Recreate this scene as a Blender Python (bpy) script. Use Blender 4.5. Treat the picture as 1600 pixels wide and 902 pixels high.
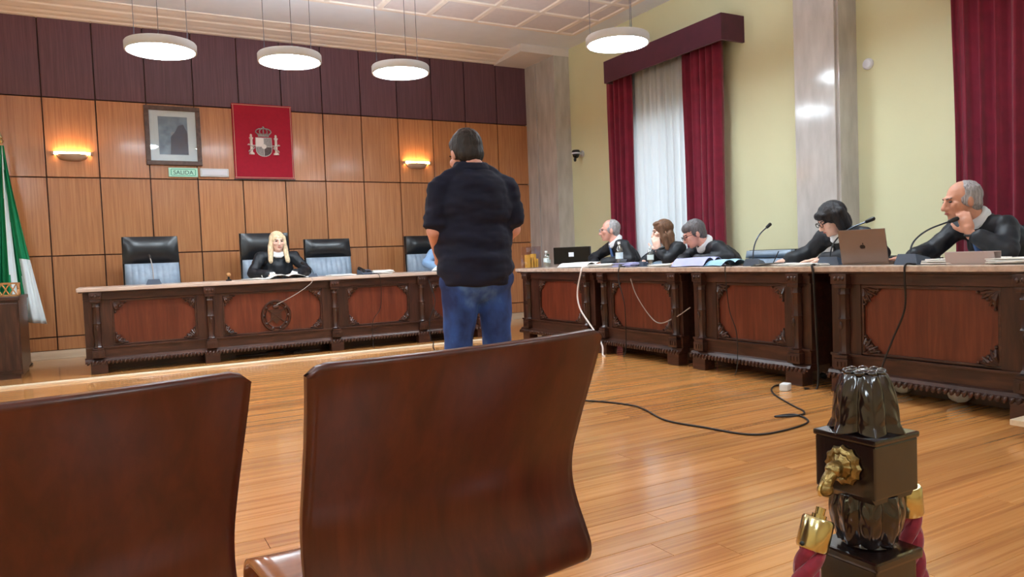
import bpy, bmesh, math, random
from math import sin, cos, pi, radians
from mathutils import Vector, Matrix, noise
random.seed(7)
for o in list(bpy.data.objects): bpy.data.objects.remove(o, do_unlink=True)
S = bpy.context.scene
COL = S.collection

# ------------------------------------------------------------------ camera
EYE = 1.02
cam_d = bpy.data.cameras.new('camera'); cam = bpy.data.objects.new('camera', cam_d); COL.objects.link(cam)
cam_d.sensor_width = 36; cam_d.lens = 1140.9/1600*36; cam_d.clip_start = .02
yaw, pitch, roll = .50355, -.04429, -.03891
fw = Vector((sin(yaw)*cos(pitch), cos(yaw)*cos(pitch), sin(pitch)))
r0 = Vector((cos(yaw), -sin(yaw), 0)); u0 = r0.cross(fw)
rr = cos(roll)*r0+sin(roll)*u0; uu = -sin(roll)*r0+cos(roll)*u0
cam.matrix_world = Matrix(((rr.x, uu.x, -fw.x, 0), (rr.y, uu.y, -fw.y, 0), (rr.z, uu.z, -fw.z, EYE), (0, 0, 0, 1)))
S.camera = cam
# ------------------------------------------------------------------ world, daylight, exposure
W = bpy.data.worlds.new('overcast_sky'); S.world = W; W.use_nodes = True
bg = W.node_tree.nodes['Background']; bg.inputs[0].default_value = (.80, .90, 1.0, 1); bg.inputs[1].default_value = 1.5
LAMP = 32.0
S.view_settings.view_transform = 'Standard'; S.view_settings.look = 'None'
S.view_settings.gamma = 1; S.view_settings.use_curve_mapping = False; S.view_settings.exposure = 0.85
# daylight entering by the two tall windows of the right wall (sky portals in the openings)
for (yc, w) in ((7.15, 1.7), (2.3, 1.9)):
    ld = bpy.data.lights.new('window_daylight', 'AREA'); ld.shape = 'RECTANGLE'; ld.size = 1.85; ld.size_y = w
    ld.cycles.is_portal = True
    lo = bpy.data.objects.new('window_daylight', ld); COL.objects.link(lo)
    lo.location = (6.62, yc, 1.825); lo.rotation_euler = (0, radians(90), 0)

# ------------------------------------------------------------------ materials
def srgb(r, g, b):
    f = lambda c: (c/255/12.92) if c/255 <= .04045 else ((c/255+.055)/1.055)**2.4
    return (f(r), f(g), f(b), 1)
MATS = {}
def newmat(name):
    m = bpy.data.materials.new(name); m.use_nodes = True; MATS[name] = m
    nt = m.node_tree; return m, nt, nt.nodes['Principled BSDF']
def nd(nt, t, **kw):
    n = nt.nodes.new(t)
    for k, v in kw.items():
        if k.startswith('i_'): n.inputs[int(k[2:])].default_value = v
        else: setattr(n, k, v)
    return n
def rampnode(nt, stops):
    n = nt.nodes.new('ShaderNodeValToRGB'); cr = n.color_ramp
    while len(cr.elements) < len(stops): cr.elements.new(.5)
    for e, (p, c) in zip(cr.elements, stops): e.position = p; e.color = c
    return n
def coords(nt, scale, rnd=True):
    tc = nd(nt, 'ShaderNodeTexCoord'); src = tc.outputs['Object']
    if rnd:
        oi = nd(nt, 'ShaderNodeObjectInfo'); mu = nd(nt, 'ShaderNodeMath', operation='MULTIPLY', i_1=37.0)
        nt.links.new(oi.outputs['Random'], mu.inputs[0])
        ad = nd(nt, 'ShaderNodeVectorMath', operation='ADD'); nt.links.new(src, ad.inputs[0]); nt.links.new(mu.outputs[0], ad.inputs[1]); src = ad.outputs[0]
    mp = nd(nt, 'ShaderNodeMapping'); mp.inputs['Scale'].default_value = scale; nt.links.new(src, mp.inputs[0])
    return mp.outputs[0]
def wood(name, dark, mid, light, scale, rough=.35, vary=.25, bump=.05, coat=0.0, detail=6, spec=.5, rvar=.0):
    m, nt, p = newmat(name)
    v = coords(nt, scale)
    n1 = nd(nt, 'ShaderNodeTexNoise'); n1.inputs['Scale'].default_value = 1; n1.inputs['Detail'].default_value = detail; n1.inputs['Roughness'].default_value = .62; n1.inputs['Distortion'].default_value = .4
    nt.links.new(v, n1.inputs['Vector'])
    rp = rampnode(nt, [(.28, dark), (.5, mid), (.74, light)]); nt.links.new(n1.outputs['Fac'], rp.inputs[0])
    oi = nd(nt, 'ShaderNodeObjectInfo'); mr = nd(nt, 'ShaderNodeMapRange'); mr.inputs['To Min'].default_value = 1-vary; mr.inputs['To Max'].default_value = 1+vary*.6
    nt.links.new(oi.outputs['Random'], mr.inputs['Value'])
    mx = nd(nt, 'ShaderNodeVectorMath', operation='SCALE'); nt.links.new(rp.outputs[0], mx.inputs[0]); nt.links.new(mr.outputs[0], mx.inputs['Scale'])
    nt.links.new(mx.outputs[0], p.inputs['Base Color'])
    p.inputs['Roughness'].default_value = rough; p.inputs['Coat Weight'].default_value = coat; p.inputs['Coat Roughness'].default_value = .12
    p.inputs['Specular IOR Level'].default_value = spec
    if rvar:
        r2 = nd(nt, 'ShaderNodeMapRange'); r2.inputs['To Min'].default_value = rough-rvar; r2.inputs['To Max'].default_value = rough+rvar; nt.links.new(n1.outputs['Fac'], r2.inputs['Value']); nt.links.new(r2.outputs[0], p.inputs['Roughness'])
    if bump:
        b = nd(nt, 'ShaderNodeBump'); b.inputs['Strength'].default_value = bump; b.inputs['Distance'].default_value = .01
        nt.links.new(n1.outputs['Fac'], b.inputs['Height']); nt.links.new(b.outputs[0], p.inputs['Normal'])
    return m
def plain(name, col, rough=.5, metal=0, var=.08, scale=6, bump=0, coat=0, sheen=0, trans=0, ior=1.45, spec=.5):
    m, nt, p = newmat(name)
    n1 = nd(nt, 'ShaderNodeTexNoise'); n1.inputs['Detail'].default_value = 4
    nt.links.new(coords(nt, (scale,)*3), n1.inputs['Vector']); n1.inputs['Scale'].default_value = 1
    a = tuple(c*(1-var) for c in col[:3])+(1,); b = tuple(min(1, c*(1+var)) for c in col[:3])+(1,)
    rp = rampnode(nt, [(.3, a), (.7, b)]); nt.links.new(n1.outputs['Fac'], rp.inputs[0]); nt.links.new(rp.outputs[0], p.inputs['Base Color'])
    p.inputs['Roughness'].default_value = rough; p.inputs['Metallic'].default_value = metal; p.inputs['Coat Weight'].default_value = coat
    p.inputs['Sheen Weight'].default_value = sheen; p.inputs['Transmission Weight'].default_value = trans; p.inputs['IOR'].default_value = ior
    p.inputs['Specular IOR Level'].default_value = spec
    if bump:
        bn = nd(nt, 'ShaderNodeBump'); bn.inputs['Strength'].default_value = bump; bn.inputs['Distance'].default_value = .01
        nt.links.new(n1.outputs['Fac'], bn.inputs['Height']); nt.links.new(bn.outputs[0], p.inputs['Normal'])
    return m
def emit(name, col, strength):
    m, nt, p = newmat(name); p.inputs['Base Color'].default_value = (.9, .9, .9, 1)
    p.inputs['Emission Color'].default_value = col; p.inputs['Emission Strength'].default_value = strength; return m
def sheer(name, col, amount):
    m, nt, p = newmat(name); nt.nodes.remove(p); out = nt.nodes['Material Output']
    d = nd(nt, 'ShaderNodeBsdfDiffuse'); t = nd(nt, 'ShaderNodeBsdfTranslucent'); d.inputs[0].default_value = col; t.inputs[0].default_value = col
    w = nd(nt, 'ShaderNodeTexNoise'); w.inputs['Scale'].default_value = 1; nt.links.new(coords(nt, (3, 60, .8)), w.inputs['Vector'])
    mr = nd(nt, 'ShaderNodeMapRange'); mr.inputs['To Min'].default_value = amount-.1; mr.inputs['To Max'].default_value = amount+.1; nt.links.new(w.outputs['Fac'], mr.inputs['Value'])
    mx = nd(nt, 'ShaderNodeMixShader'); nt.links.new(mr.outputs[0], mx.inputs[0]); nt.links.new(d.outputs[0], mx.inputs[1]); nt.links.new(t.outputs[0], mx.inputs[2])
    nt.links.new(mx.outputs[0], out.inputs[0]); return m

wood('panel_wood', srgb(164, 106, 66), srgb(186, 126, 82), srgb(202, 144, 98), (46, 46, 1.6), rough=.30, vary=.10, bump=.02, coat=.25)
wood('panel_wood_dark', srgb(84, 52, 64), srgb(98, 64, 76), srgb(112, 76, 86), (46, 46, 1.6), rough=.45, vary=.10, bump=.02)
wood('groove_wood', srgb(70, 36, 22), srgb(86, 46, 28), srgb(104, 60, 38), (20, 20, 1.5), rough=.5)
wood('plank_wood', srgb(172, 108, 56), srgb(208, 142, 78), srgb(226, 164, 100), (1.6, 34, 34), rough=.24, vary=.15, bump=.03, rvar=.06, coat=.7)
wood('desk_wood', srgb(40, 21, 16), srgb(62, 34, 25), srgb(86, 52, 38), (4, 26, 26), rough=.33, vary=.1)
wood('desk_wood_vertical', srgb(38, 20, 16), srgb(58, 32, 24), srgb(82, 48, 36), (26, 26, 3), rough=.33, vary=.1)
wood('desk_panel_wood', srgb(80, 34, 22), srgb(100, 45, 29), srgb(120, 60, 40), (22, 22, 2), rough=.32, vary=.12)
wood('desk_top_painted_glare', srgb(172, 150, 136), srgb(196, 174, 160), srgb(212, 192, 178), (3, 20, 20), rough=.25, vary=.05)  # pale tone paints the glare on the polished tops into the colour
wood('chair_shell_wood', srgb(58, 21, 14), srgb(72, 27, 17), srgb(86, 36, 22), (30, 30, 2), rough=.3, vary=.04, bump=.01)
wood('chair_seat_wood', srgb(120, 64, 34), srgb(146, 84, 46), srgb(166, 100, 60), (3, 25, 25), rough=.2, vary=.04, bump=.01)
wood('post_wood', srgb(14, 8, 8), srgb(24, 13, 12), srgb(36, 20, 18), (20, 20, 4), rough=.2, vary=.05, coat=.5)
wood('nosing_wood', srgb(206, 182, 152), srgb(222, 200, 170), srgb(232, 214, 188), (2, 20, 20), rough=.3, vary=.05)
wood('lattice_wood', srgb(150, 96, 50), srgb(186, 132, 78), srgb(206, 158, 104), (10, 20, 20), rough=.5)
plain('yellow_paint', srgb(218, 216, 178), .75, var=.02, scale=1.5)
plain('white_paint', srgb(226, 218, 214), .8, var=.02)
plain('ceiling_paint', srgb(226, 230, 238), .85, var=.02)
plain('ceiling_tile', srgb(218, 208, 208), .9, var=.03, scale=20, bump=.1)
plain('cornice_paint', srgb(238, 226, 216), .7, var=.02)
plain('cream_paint', srgb(214, 196, 150), .75, var=.02)
plain('beige_plaster', srgb(198, 186, 166), .8, var=.03)
# polished grey-brown stone of the pilasters
m, nt, p = newmat('pilaster_stone'); n1 = nd(nt, 'ShaderNodeTexNoise'); n1.inputs['Detail'].default_value = 8; n1.inputs['Scale'].default_value = 1
nt.links.new(coords(nt, (9, 9, 2.5)), n1.inputs['Vector']); rp = rampnode(nt, [(.3, srgb(176, 170, 166)), (.55, srgb(192, 187, 183)), (.75, srgb(204, 200, 196))]); nt.links.new(n1.outputs['Fac'], rp.inputs[0]); nt.links.new(rp.outputs[0], p.inputs['Base Color']); p.inputs['Roughness'].default_value = .13
plain('red_velvet', srgb(122, 12, 44), .8, var=.15, scale=9, sheen=.3)
plain('pelmet_velvet', srgb(76, 20, 44), .8, var=.1, scale=9, sheen=.2)
sheer('sheer_voile', (.86, .87, .88, 1), .62)
plain('banner_cloth', srgb(168, 18, 48), .8, var=.06, scale=30)
plain('banner_trim', srgb(196, 150, 130), .6)
plain('emblem_silver', srgb(196, 190, 186), .5, var=.2, scale=60)
plain('emblem_white', srgb(226, 214, 210), .5)
plain('emblem_dark', srgb(84, 70, 72), .6, var=.3, scale=60)
plain('emblem_grey', srgb(150, 142, 142), .6, var=.3, scale=70)
plain('emblem_gold', srgb(186, 150, 110), .5, var=.2, scale=60)
wood('frame_wood', srgb(60, 40, 34), srgb(84, 60, 50), srgb(104, 80, 68), (20, 20, 20), rough=.4)
plain('mat_board', srgb(214, 226, 232), .6, var=.01)
# dark blue-grey generic portrait: a soft dark figure against a paler ground
m, nt, p = newmat('portrait_print'); v = coords(nt, (1, 1, 1), False); n1 = nd(nt, 'ShaderNodeTexNoise'); n1.inputs['Scale'].default_value = 9; n1.inputs['Detail'].default_value = 5; nt.links.new(v, n1.inputs['Vector'])
rp = rampnode(nt, [(.3, srgb(66, 92, 120)), (.7, srgb(128, 158, 180))]); nt.links.new(n1.outputs['Fac'], rp.inputs[0]); nt.links.new(rp.outputs[0], p.inputs['Base Color']); p.inputs['Roughness'].default_value = .3
plain('portrait_dark', srgb(44, 58, 86), .35, var=.25, scale=20)
plain('portrait_pale', srgb(140, 150, 162), .35, var=.15, scale=20)
def clear(name, col, fac, rough=.03):
    m, nt, p = newmat(name); nt.nodes.remove(p); a = nd(nt, 'ShaderNodeBsdfTransparent'); a.inputs[0].default_value = col; g = nd(nt, 'ShaderNodeBsdfGlossy'); g.inputs['Roughness'].default_value = rough
    mx = nd(nt, 'ShaderNodeMixShader'); mx.inputs[0].default_value = fac; nt.links.new(a.outputs[0], mx.inputs[1]); nt.links.new(g.outputs[0], mx.inputs[2]); nt.links.new(mx.outputs[0], nt.nodes['Material Output'].inputs[0])
clear('picture_glass', (.97, .99, 1, 1), .07); clear('window_glass', (.98, 1, 1, 1), .05); clear('clear_plastic', (.93, .98, .98, 1), .22, .12); clear('acrylic', (.98, .95, .97, 1), .12)
plain('exit_green', srgb(60, 176, 134), .4, var=.03); plain('exit_pale', srgb(186, 240, 220), .4, var=.02); plain('exit_ink', srgb(20, 90, 70), .5)
plain('sign_white', srgb(222, 226, 238), .35, var=.01)
plain('lamp_housing', srgb(206, 210, 214), .4, var=.02)
plain('steel', srgb(150, 154, 160), .3, metal=1, var=.05); plain('dark_steel', srgb(70, 76, 84), .35, metal=.8, var=.05)
emit('lamp_diffuser', (.78, .91, 1.0, 1), LAMP); emit('added_ceiling_glow', (.78, .91, 1.0, 1), LAMP*.6)  # second glow is an added upward light that brightens the ceiling
emit('sconce_glow', (1.0, .60, .24, 1), 45.0)
plain('sconce_plaster', srgb(190, 160, 140), .7)
plain('black_leather', srgb(24, 26, 30), .28, var=.15, scale=14, bump=.05)
plain('leather_painted_sheen', srgb(138, 154, 172), .33, var=.12, scale=14, bump=.05)  # pale blue-grey paints window and lamp sheen on black leather
plain('black_plastic', srgb(20, 20, 22), .4); plain('grey_plastic', srgb(72, 82, 98), .42, var=.06); plain('screen_black', srgb(14, 15, 18), .16)
plain('paper', srgb(236, 234, 230), .8, var=.03); plain('paper_lilac', srgb(176, 178, 222), .8, var=.06, scale=12); plain('paper_blue', srgb(150, 190, 214), .7, var=.06)
plain('cardboard', srgb(190, 172, 168), .8, var=.03)
plain('laptop_metal', srgb(132, 116, 108), .34, metal=.55, var=.03)
plain('laptop_mark', srgb(40, 32, 30), .3)
plain('bottle_label', srgb(214, 232, 234), .5); plain('cap_white', srgb(230, 236, 238), .4); plain('cap_green', srgb(40, 84, 60), .4)
plain('amber_liquid', srgb(236, 190, 80), .3, var=.1)
plain('cable_black', srgb(24, 18, 16), .5); plain('cable_white', srgb(224, 216, 212), .5); plain('cable_grey', srgb(150, 140, 134), .5)
plain('brass', srgb(200, 188, 138), .2, metal=1, var=.1, scale=30); plain('brass_old', srgb(140, 120, 76), .35, metal=1, var=.35, scale=90, bump=.4)
plain('rope_red', srgb(126, 16, 40), .75, var=.2, scale=60, sheen=.3)
plain('flag_green', srgb(10, 132, 84), .7, var=.06); plain('flag_white', srgb(222, 232, 234), .7, var=.03)
plain('skin_light', srgb(228, 186, 168), .5, var=.05, scale=20); plain('skin_pink', srgb(216, 160, 144), .5, var=.07, scale=20); plain('skin_tan', srgb(196, 140, 116), .5, var=.07, scale=20)
plain('lip', srgb(178, 98, 92), .5); plain('eye_dark', srgb(40, 30, 28), .3)
def hairmat(name, c):
    m = plain(name, c, .55, var=.45, scale=1, bump=.5)
    for n in m.node_tree.nodes:
        if n.type == 'MAPPING': n.inputs['Scale'].default_value = (130, 130, 16)
hairmat('hair_black', srgb(26, 24, 28)); hairmat('hair_dark', srgb(34, 27, 26)); hairmat('hair_blonde', srgb(216, 192, 158)); hairmat('hair_brown', srgb(104, 72, 50)); hairmat('hair_grey', srgb(150, 146, 148)); hairmat('hair_steel', srgb(92, 88, 90))
plain('robe_black', srgb(18, 22, 30), .55, var=.2, scale=10); plain('robe_satin', srgb(36, 42, 54), .4, var=.15, scale=10); plain('shirt_navy', srgb(9, 16, 42), .85, var=.15, scale=14)
plain('shirt_white', srgb(226, 230, 236), .7, var=.02); plain('shirt_blue', srgb(132, 166, 206), .7, var=.05); plain('tie_blue', srgb(70, 100, 150), .6); plain('lace', srgb(232, 228, 222), .8, var=.1, scale=80)
m, nt, p = newmat('denim'); n1 = nd(nt, 'ShaderNodeTexNoise'); n1.inputs['Detail'].default_value = 6; n1.inputs['Scale'].default_value = 1; nt.links.new(coords(nt, (7, 7, 5)), n1.inputs['Vector'])
rp = rampnode(nt, [(.35, srgb(24, 42, 92)), (.55, srgb(44, 80, 150)), (.75, srgb(104, 144, 206))]); nt.links.new(n1.outputs['Fac'], rp.inputs[0]); nt.links.new(rp.outputs[0], p.inputs['Base Color']); p.inputs['Roughness'].default_value = .85
plain('shoe_black', srgb(20, 18, 18), .4)

# ------------------------------------------------------------------ mesh helpers
class MB:
    def __init__(s): s.v = []; s.f = []; s.m = []; s.cur = 0
    def add(s, vs, fs):
        b = len(s.v); s.v += [tuple(v) for v in vs]; s.f += [tuple(i+b for i in f) for f in fs]; s.m += [s.cur]*len(fs); return s
    def box(s, x0, x1, y0, y1, z0, z1, ch=0):
        if not ch:
            return s.add([(x, y, z) for x in (x0, x1) for y in (y0, y1) for z in (z0, z1)],
                         [(0, 1, 3, 2), (4, 6, 7, 5), (0, 4, 5, 1), (2, 3, 7, 6), (0, 2, 6, 4), (1, 5, 7, 3)])
        bm = bmesh.new(); bmesh.ops.create_cube(bm, size=1)
        for v in bm.verts: v.co = Vector(((x0+x1)/2+v.co.x*(x1-x0), (y0+y1)/2+v.co.y*(y1-y0), (z0+z1)/2+v.co.z*(z1-z0)))
        bmesh.ops.bevel(bm, geom=bm.edges[:], offset=ch, segments=2, affect='EDGES', profile=.7)
        bm.verts.index_update(); s.add([v.co[:] for v in bm.verts], [[v.index for v in f.verts] for f in bm.faces]); bm.free(); return s
    def lathe(s, prof, n=20, c=(0, 0, 0), ax=None, closed=True, mod=None):
        M = Matrix.Identity(3)
        if ax is not None: M = Vector((0, 0, 1)).rotation_difference(Vector(ax)).to_matrix()
        c = Vector(c); vs = []; fs = []
        for (r, z) in prof:
            for k in range(n):
                a = 2*pi*k/n; q = r*(mod(a, z) if mod else 1); vs.append(c+M@Vector((q*cos(a), q*sin(a), z)))
        L = len(prof)
        for i in range(L-1):
            for k in range(n): fs.append((i*n+k, i*n+(k+1) % n, (i+1)*n+(k+1) % n, (i+1)*n+k))
        if closed: fs.append(tuple(range(n-1, -1, -1))); fs.append(tuple((L-1)*n+k for k in range(n)))
        return s.add(vs, fs)
    def tube(s, pts, r, n=8, rs=None):
        P = [Vector(p) for p in pts]; vs = []; fs = []; L = len(P)
        up = None
        for i, p in enumerate(P):
            t = (P[min(i+1, L-1)]-P[max(i-1, 0)]).normalized()
            if up is None: up = Vector((0, 0, 1)) if abs(t.z) < .9 else Vector((1, 0, 0))
            a = (up-t*up.dot(t))
            if a.length < 1e-5: a = Vector((1, 0, 0)).cross(t)
            a.normalize(); b = t.cross(a); up = a
            q = rs[i] if rs else r
            for k in range(n): vs.append(p+a*q*cos(2*pi*k/n)+b*q*sin(2*pi*k/n))
        for i in range(L-1):
            for k in range(n): fs.append((i*n+k, i*n+(k+1) % n, (i+1)*n+(k+1) % n, (i+1)*n+k))
        fs.append(tuple(range(n-1, -1, -1))); fs.append(tuple((L-1)*n+k for k in range(n)))
        return s.add(vs, fs)
    def ell(s, c, rad, M=None, nu=14, nv=9):
        c = Vector(c); vs = [None]; fs = []; M = M or Matrix.Identity(3)
        P = lambda x, y, z: c+M@Vector((x*rad[0], y*rad[1], z*rad[2]))
        vs = [P(0, 0, -1)]
        for j in range(1, nv):
            t = -pi/2+pi*j/nv
            for k in range(nu): a = 2*pi*k/nu; vs.append(P(cos(t)*cos(a), cos(t)*sin(a), sin(t)))
        vs.append(P(0, 0, 1)); top = len(vs)-1
        for k in range(nu): fs.append((0, 1+(k+1) % nu, 1+k)); fs.append((top, 1+(nv-2)*nu+k, 1+(nv-2)*nu+(k+1) % nu))
        for j in range(nv-2):
            for k in range(nu): a = 1+j*nu; fs.append((a+k, a+(k+1) % nu, a+nu+(k+1) % nu, a+nu+k))
        return s.add(vs, fs)
    def cap(s, p, q, r1, r2=None, n=12):
        r2 = r1 if r2 is None else r2; p = Vector(p); q = Vector(q); d = q-p
        if d.length < 1e-6: return s.ell(p, (r1,)*3)
        L = d.length; prof = []
        for j in range(0, 5): t = -pi/2+pi/2*j/4; prof.append((max(r1*cos(t), 1e-4), r1*sin(t)))
        for j in range(0, 5): t = pi/2*j/4; prof.append((max(r2*cos(t), 1e-4), L+r2*sin(t)))
        return s.lathe(prof, n, p, d)
    def prism(s, outline, y0, y1):      # outline in xz, extruded along y
        n = len(outline); vs = [(x, y0, z) for x, z in outline]+[(x, y1, z) for x, z in outline]
        fs = [tuple(range(n)), tuple(range(2*n-1, n-1, -1))]+[(i, i+n, (i+1) % n+n, (i+1) % n) for i in range(n)]
        return s.add(vs, fs)
    def profx(s, prof, x0, x1):          # closed profile in yz extruded along x
        n = len(prof); vs = [(x0, y, z) for y, z in prof]+[(x1, y, z) for y, z in prof]
        fs = [tuple(range(n-1, -1, -1)), tuple(range(n, 2*n))]+[(i, (i+1) % n, (i+1) % n+n, i+n) for i in range(n)]
        return s.add(vs, fs)
    def sheet(s, fn, nu, nv, th=0.0, nrm=None):   # grid surface fn(u,v); th gives it thickness along nrm(u,v) or fixed vector
        vs = [Vector(fn(i/nu, j/nv)) for j in range(nv+1) for i in range(nu+1)]; w = nu+1
        fs = [(j*w+i, j*w+i+1, (j+1)*w+i+1, (j+1)*w+i) for j in range(nv) for i in range(nu)]
        if th:
            N = len(vs); off = Vector(nrm)*th
            vs = vs+[v+off for v in vs]; fs = fs+[tuple(reversed([i+N for i in f])) for f in fs]
            bd = [i for i in range(w)]+[j*w+nu for j in range(1, nv+1)]+[nv*w+i for i in range(nu-1, -1, -1)]+[j*w for j in range(nv-1, 0, -1)]
            for a, b in zip(bd, bd[1:]+bd[:1]): fs.append((b, a, a+N, b+N))
        return s.add(vs, fs)
    def xf(s, M):
        s.v = [tuple(M@Vector(v)) for v in s.v]; return s
    def build(s, name, mat, parent=None, smooth=False, loc=None):
        me = bpy.data.meshes.new(name); me.from_pydata(s.v, [], s.f); me.validate()
        for k in (mat if isinstance(mat, (list, tuple)) else [mat]): me.materials.append(MATS[k])
        if len(me.polygons) == len(s.m): me.polygons.foreach_set('material_index', s.m)
        bm = bmesh.new(); bm.from_mesh(me); bmesh.ops.recalc_face_normals(bm, faces=bm.faces); bm.to_mesh(me); bm.free()
        if smooth:
            me.polygons.foreach_set('use_smooth', [True]*len(me.polygons))
            if smooth != 2: me.set_sharp_from_angle(angle=radians(40))
        return place(me, name, parent, loc)
def place(me, name, parent=None, loc=None):
    o = bpy.data.objects.new(name, me); COL.objects.link(o); o.parent = parent
    if loc is not None: o.location = loc
    return o
def tag(o, label, cat, group=None):
    o['label'] = label; o['category'] = cat
    if group: o['group'] = group
    return o
def thing(name, label, cat, loc=(0, 0, 0), rz=0, group=None):
    o = bpy.data.objects.new(name, None); COL.objects.link(o); o.empty_display_size = .1
    o.location = loc; o.rotation_euler = (0, 0, rz); return tag(o, label, cat, group)
def struct(o): o['kind'] = 'structure'; return o
def copy_tree(o, parent=None, **kw):
    c = o.copy(); COL.objects.link(c); c.parent = parent
    for ch in list(o.children): copy_tree(ch, c)
    return c
def bez(pts, n=8):      # smooth path through points (Catmull-Rom)
    P = [Vector(p) for p in pts]; P = [2*P[0]-P[1]]+P+[2*P[-1]-P[-2]]; out = []
    for i in range(1, len(P)-2):
        for k in range(n):
            t = k/n; a, b, c, d = P[i-1:i+3]
            out.append(.5*((2*b)+(c-a)*t+(2*a-5*b+4*c-d)*t*t+(3*b-a-3*c+d)*t**3))
    out.append(P[-2]); return out

# ================================================================== THE ROOM
X0, X1, Y0, Y1, ZC = -3.2, 6.35, -4.0, 10.3, 4.15
floor = struct(MB().box(X0-.2, X1+.4, Y0-.2, Y1+.3, -.2, -.012).build('floor', 'groove_wood'))
unit = None
PW = .122
def plank_mesh():
    h = PW/2-.0008
    m = MB(); c = .0015
    vs = []
    for z, k in ((-.012, 0), (-c, 0), (0, c)):
        vs += [(-.5, -h+k, z), (.5, -h+k, z), (.5, h-k, z), (-.5, h-k, z)]
    fs = [(8, 9, 10, 11)]
    for a in (0, 4):
        for i in range(4): fs.append((a+i, a+(i+1) % 4, a+4+(i+1) % 4, a+4+i))
    m.add(vs, fs); o = m.build('plank', 'plank_wood', floor); return o
p0 = plank_mesh(); pm = p0.data; bpy.data.objects.remove(p0)
rest = MB(); y = -.3; cnt = 0
rows = []
y = Y0
while y < Y1-.01:
    rows.append(y+PW/2); y += PW
for yr in rows:
    x = X0; first = True
    while x < X1-.01:
        L = random.uniform(2.1, 3.6) if not first else random.uniform(1.0, 3.4)
        if x+L > X1-.7: L = X1-x
        first = False
        if .9 < yr < 8.0 and x+L > -1.0 and cnt < 300:
            o = place(pm, 'plank', floor, (x+L/2, yr, random.uniform(-.0002, .0001))); o.scale = (L-.002, 1, 1); cnt += 1
        else:
            rest.box(x+.001, x+L-.001, yr-PW/2+.0012, yr+PW/2-.0012, -.012, random.uniform(-.0002, .0001))
        x += L
o = rest.build('far_planks', 'plank_wood', floor); o['kind'] = 'stuff'
struct(MB().profx([(7.955, -.001), (8.02, -.001), (8.02, .022), (7.965, .022), (7.955, .014)], X0, 4.0).build('trim_3', 'nosing_wood'))
# back wall with panels
wall_back = struct(MB().box(X0-.2, X1+.4, Y1+.03, Y1+.2, 0, 4.4).build('wall_back', 'groove_wood'))
rowsz = [.10, .262, 1.233, 2.172, 3.12, 4.06]; cx = [-.58+.5545*k for k in range(-5, 13)]
pcache = {}
for j in range(5):
    for i in range(len(cx)-1):
        hgt = rowsz[j+1]-rowsz[j]; g = .007
        if j not in pcache:
            w = .5545
            m = MB(); m.box(-w/2+g, w/2-g, -.004, .035, g-hgt/2, hgt/2-g, .004)
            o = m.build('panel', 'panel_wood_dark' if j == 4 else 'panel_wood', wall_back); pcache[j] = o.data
        else: o = place(pcache[j], 'panel', wall_back)
        o.location = ((cx[i]+cx[i+1])/2, Y1, (rowsz[j]+rowsz[j+1])/2)
struct(MB().box(X0, 6.06, Y1-.03, Y1+.03, 0, .10, .006).build('baseboard_back', 'nosing_wood'))
# other walls (left, behind the camera)
struct(MB().box(X0-.2, X0, Y0-.2, Y1+.2, 0, 4.4).build('wall_left', 'cream_paint'))
struct(MB().box(X0-.2, X1+.4, Y0-.2, Y0, 0, 4.4).build('wall_front', 'cream_paint'))
# right wall with two window openings
WIN = [(6.3, 8.0), (1.35, 3.25)]; ZB, ZT = .9, 2.75
m = MB(); XB = X1+.3
ys = [Y0-.2, WIN[1][0], WIN[1][1], WIN[0][0], WIN[0][1], Y1+.2]
for a, b in ((0, 1), (2, 3), (4, 5)): m.box(X1, XB, ys[a], ys[b], 0, 4.4)
for a, b in ((1, 2), (3, 4)): m.box(X1, XB, ys[a], ys[b], 0, ZB); m.box(X1, XB, ys[a], ys[b], ZT, 4.4)
struct(m.build('wall_right', 'yellow_paint'))
for n, (ya, yb) in enumerate(WIN):
    f = MB(); fx0, fx1 = X1+.12, X1+.18
    f.box(fx0, fx1, ya, ya+.07, ZB, ZT); f.box(fx0, fx1, yb-.07, yb, ZB, ZT); f.box(fx0, fx1, ya+.07, yb-.07, ZB, ZB+.07); f.box(fx0, fx1, ya+.07, yb-.07, ZT-.07, ZT)
    ym = (ya+yb)/2; f.box(fx0, fx1, ym-.04, ym+.04, ZB+.07, ZT-.07)
    w = struct(f.build('window_%d' % (n+1), 'white_paint'))
    for a, b in ((ya+.07, ym-.04), (ym+.04, yb-.07)):
        MB().box(X1+.145, X1+.151, a, b, ZB+.07, ZT-.07).build('pane', 'window_glass', w)
    MB().box(X1-.02, X1+.12, ya-.04, yb+.04, ZB-.04, ZB).build('window_sill', 'white_paint', w)
# stone pilasters
m = MB(); m.box(6.06, X1+.01, 9.99, Y1+.03, 0, 4.06); m.box(6.075, X1+.01, 9.45, 9.975, 0, 4.04); m.box(6.09, X1, 9.975, 9.99, 0, 4.04)
struct(m.build('trim_1', 'pilaster_stone'))
m = MB(); m.box(6.06, X1+.01, 4.57, 5.03, 0, ZC, .006); m.box(6.09, X1+.01, 4.545, 4.57, 0, ZC)
struct(m.build('trim_2', 'pilaster_stone'))
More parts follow.
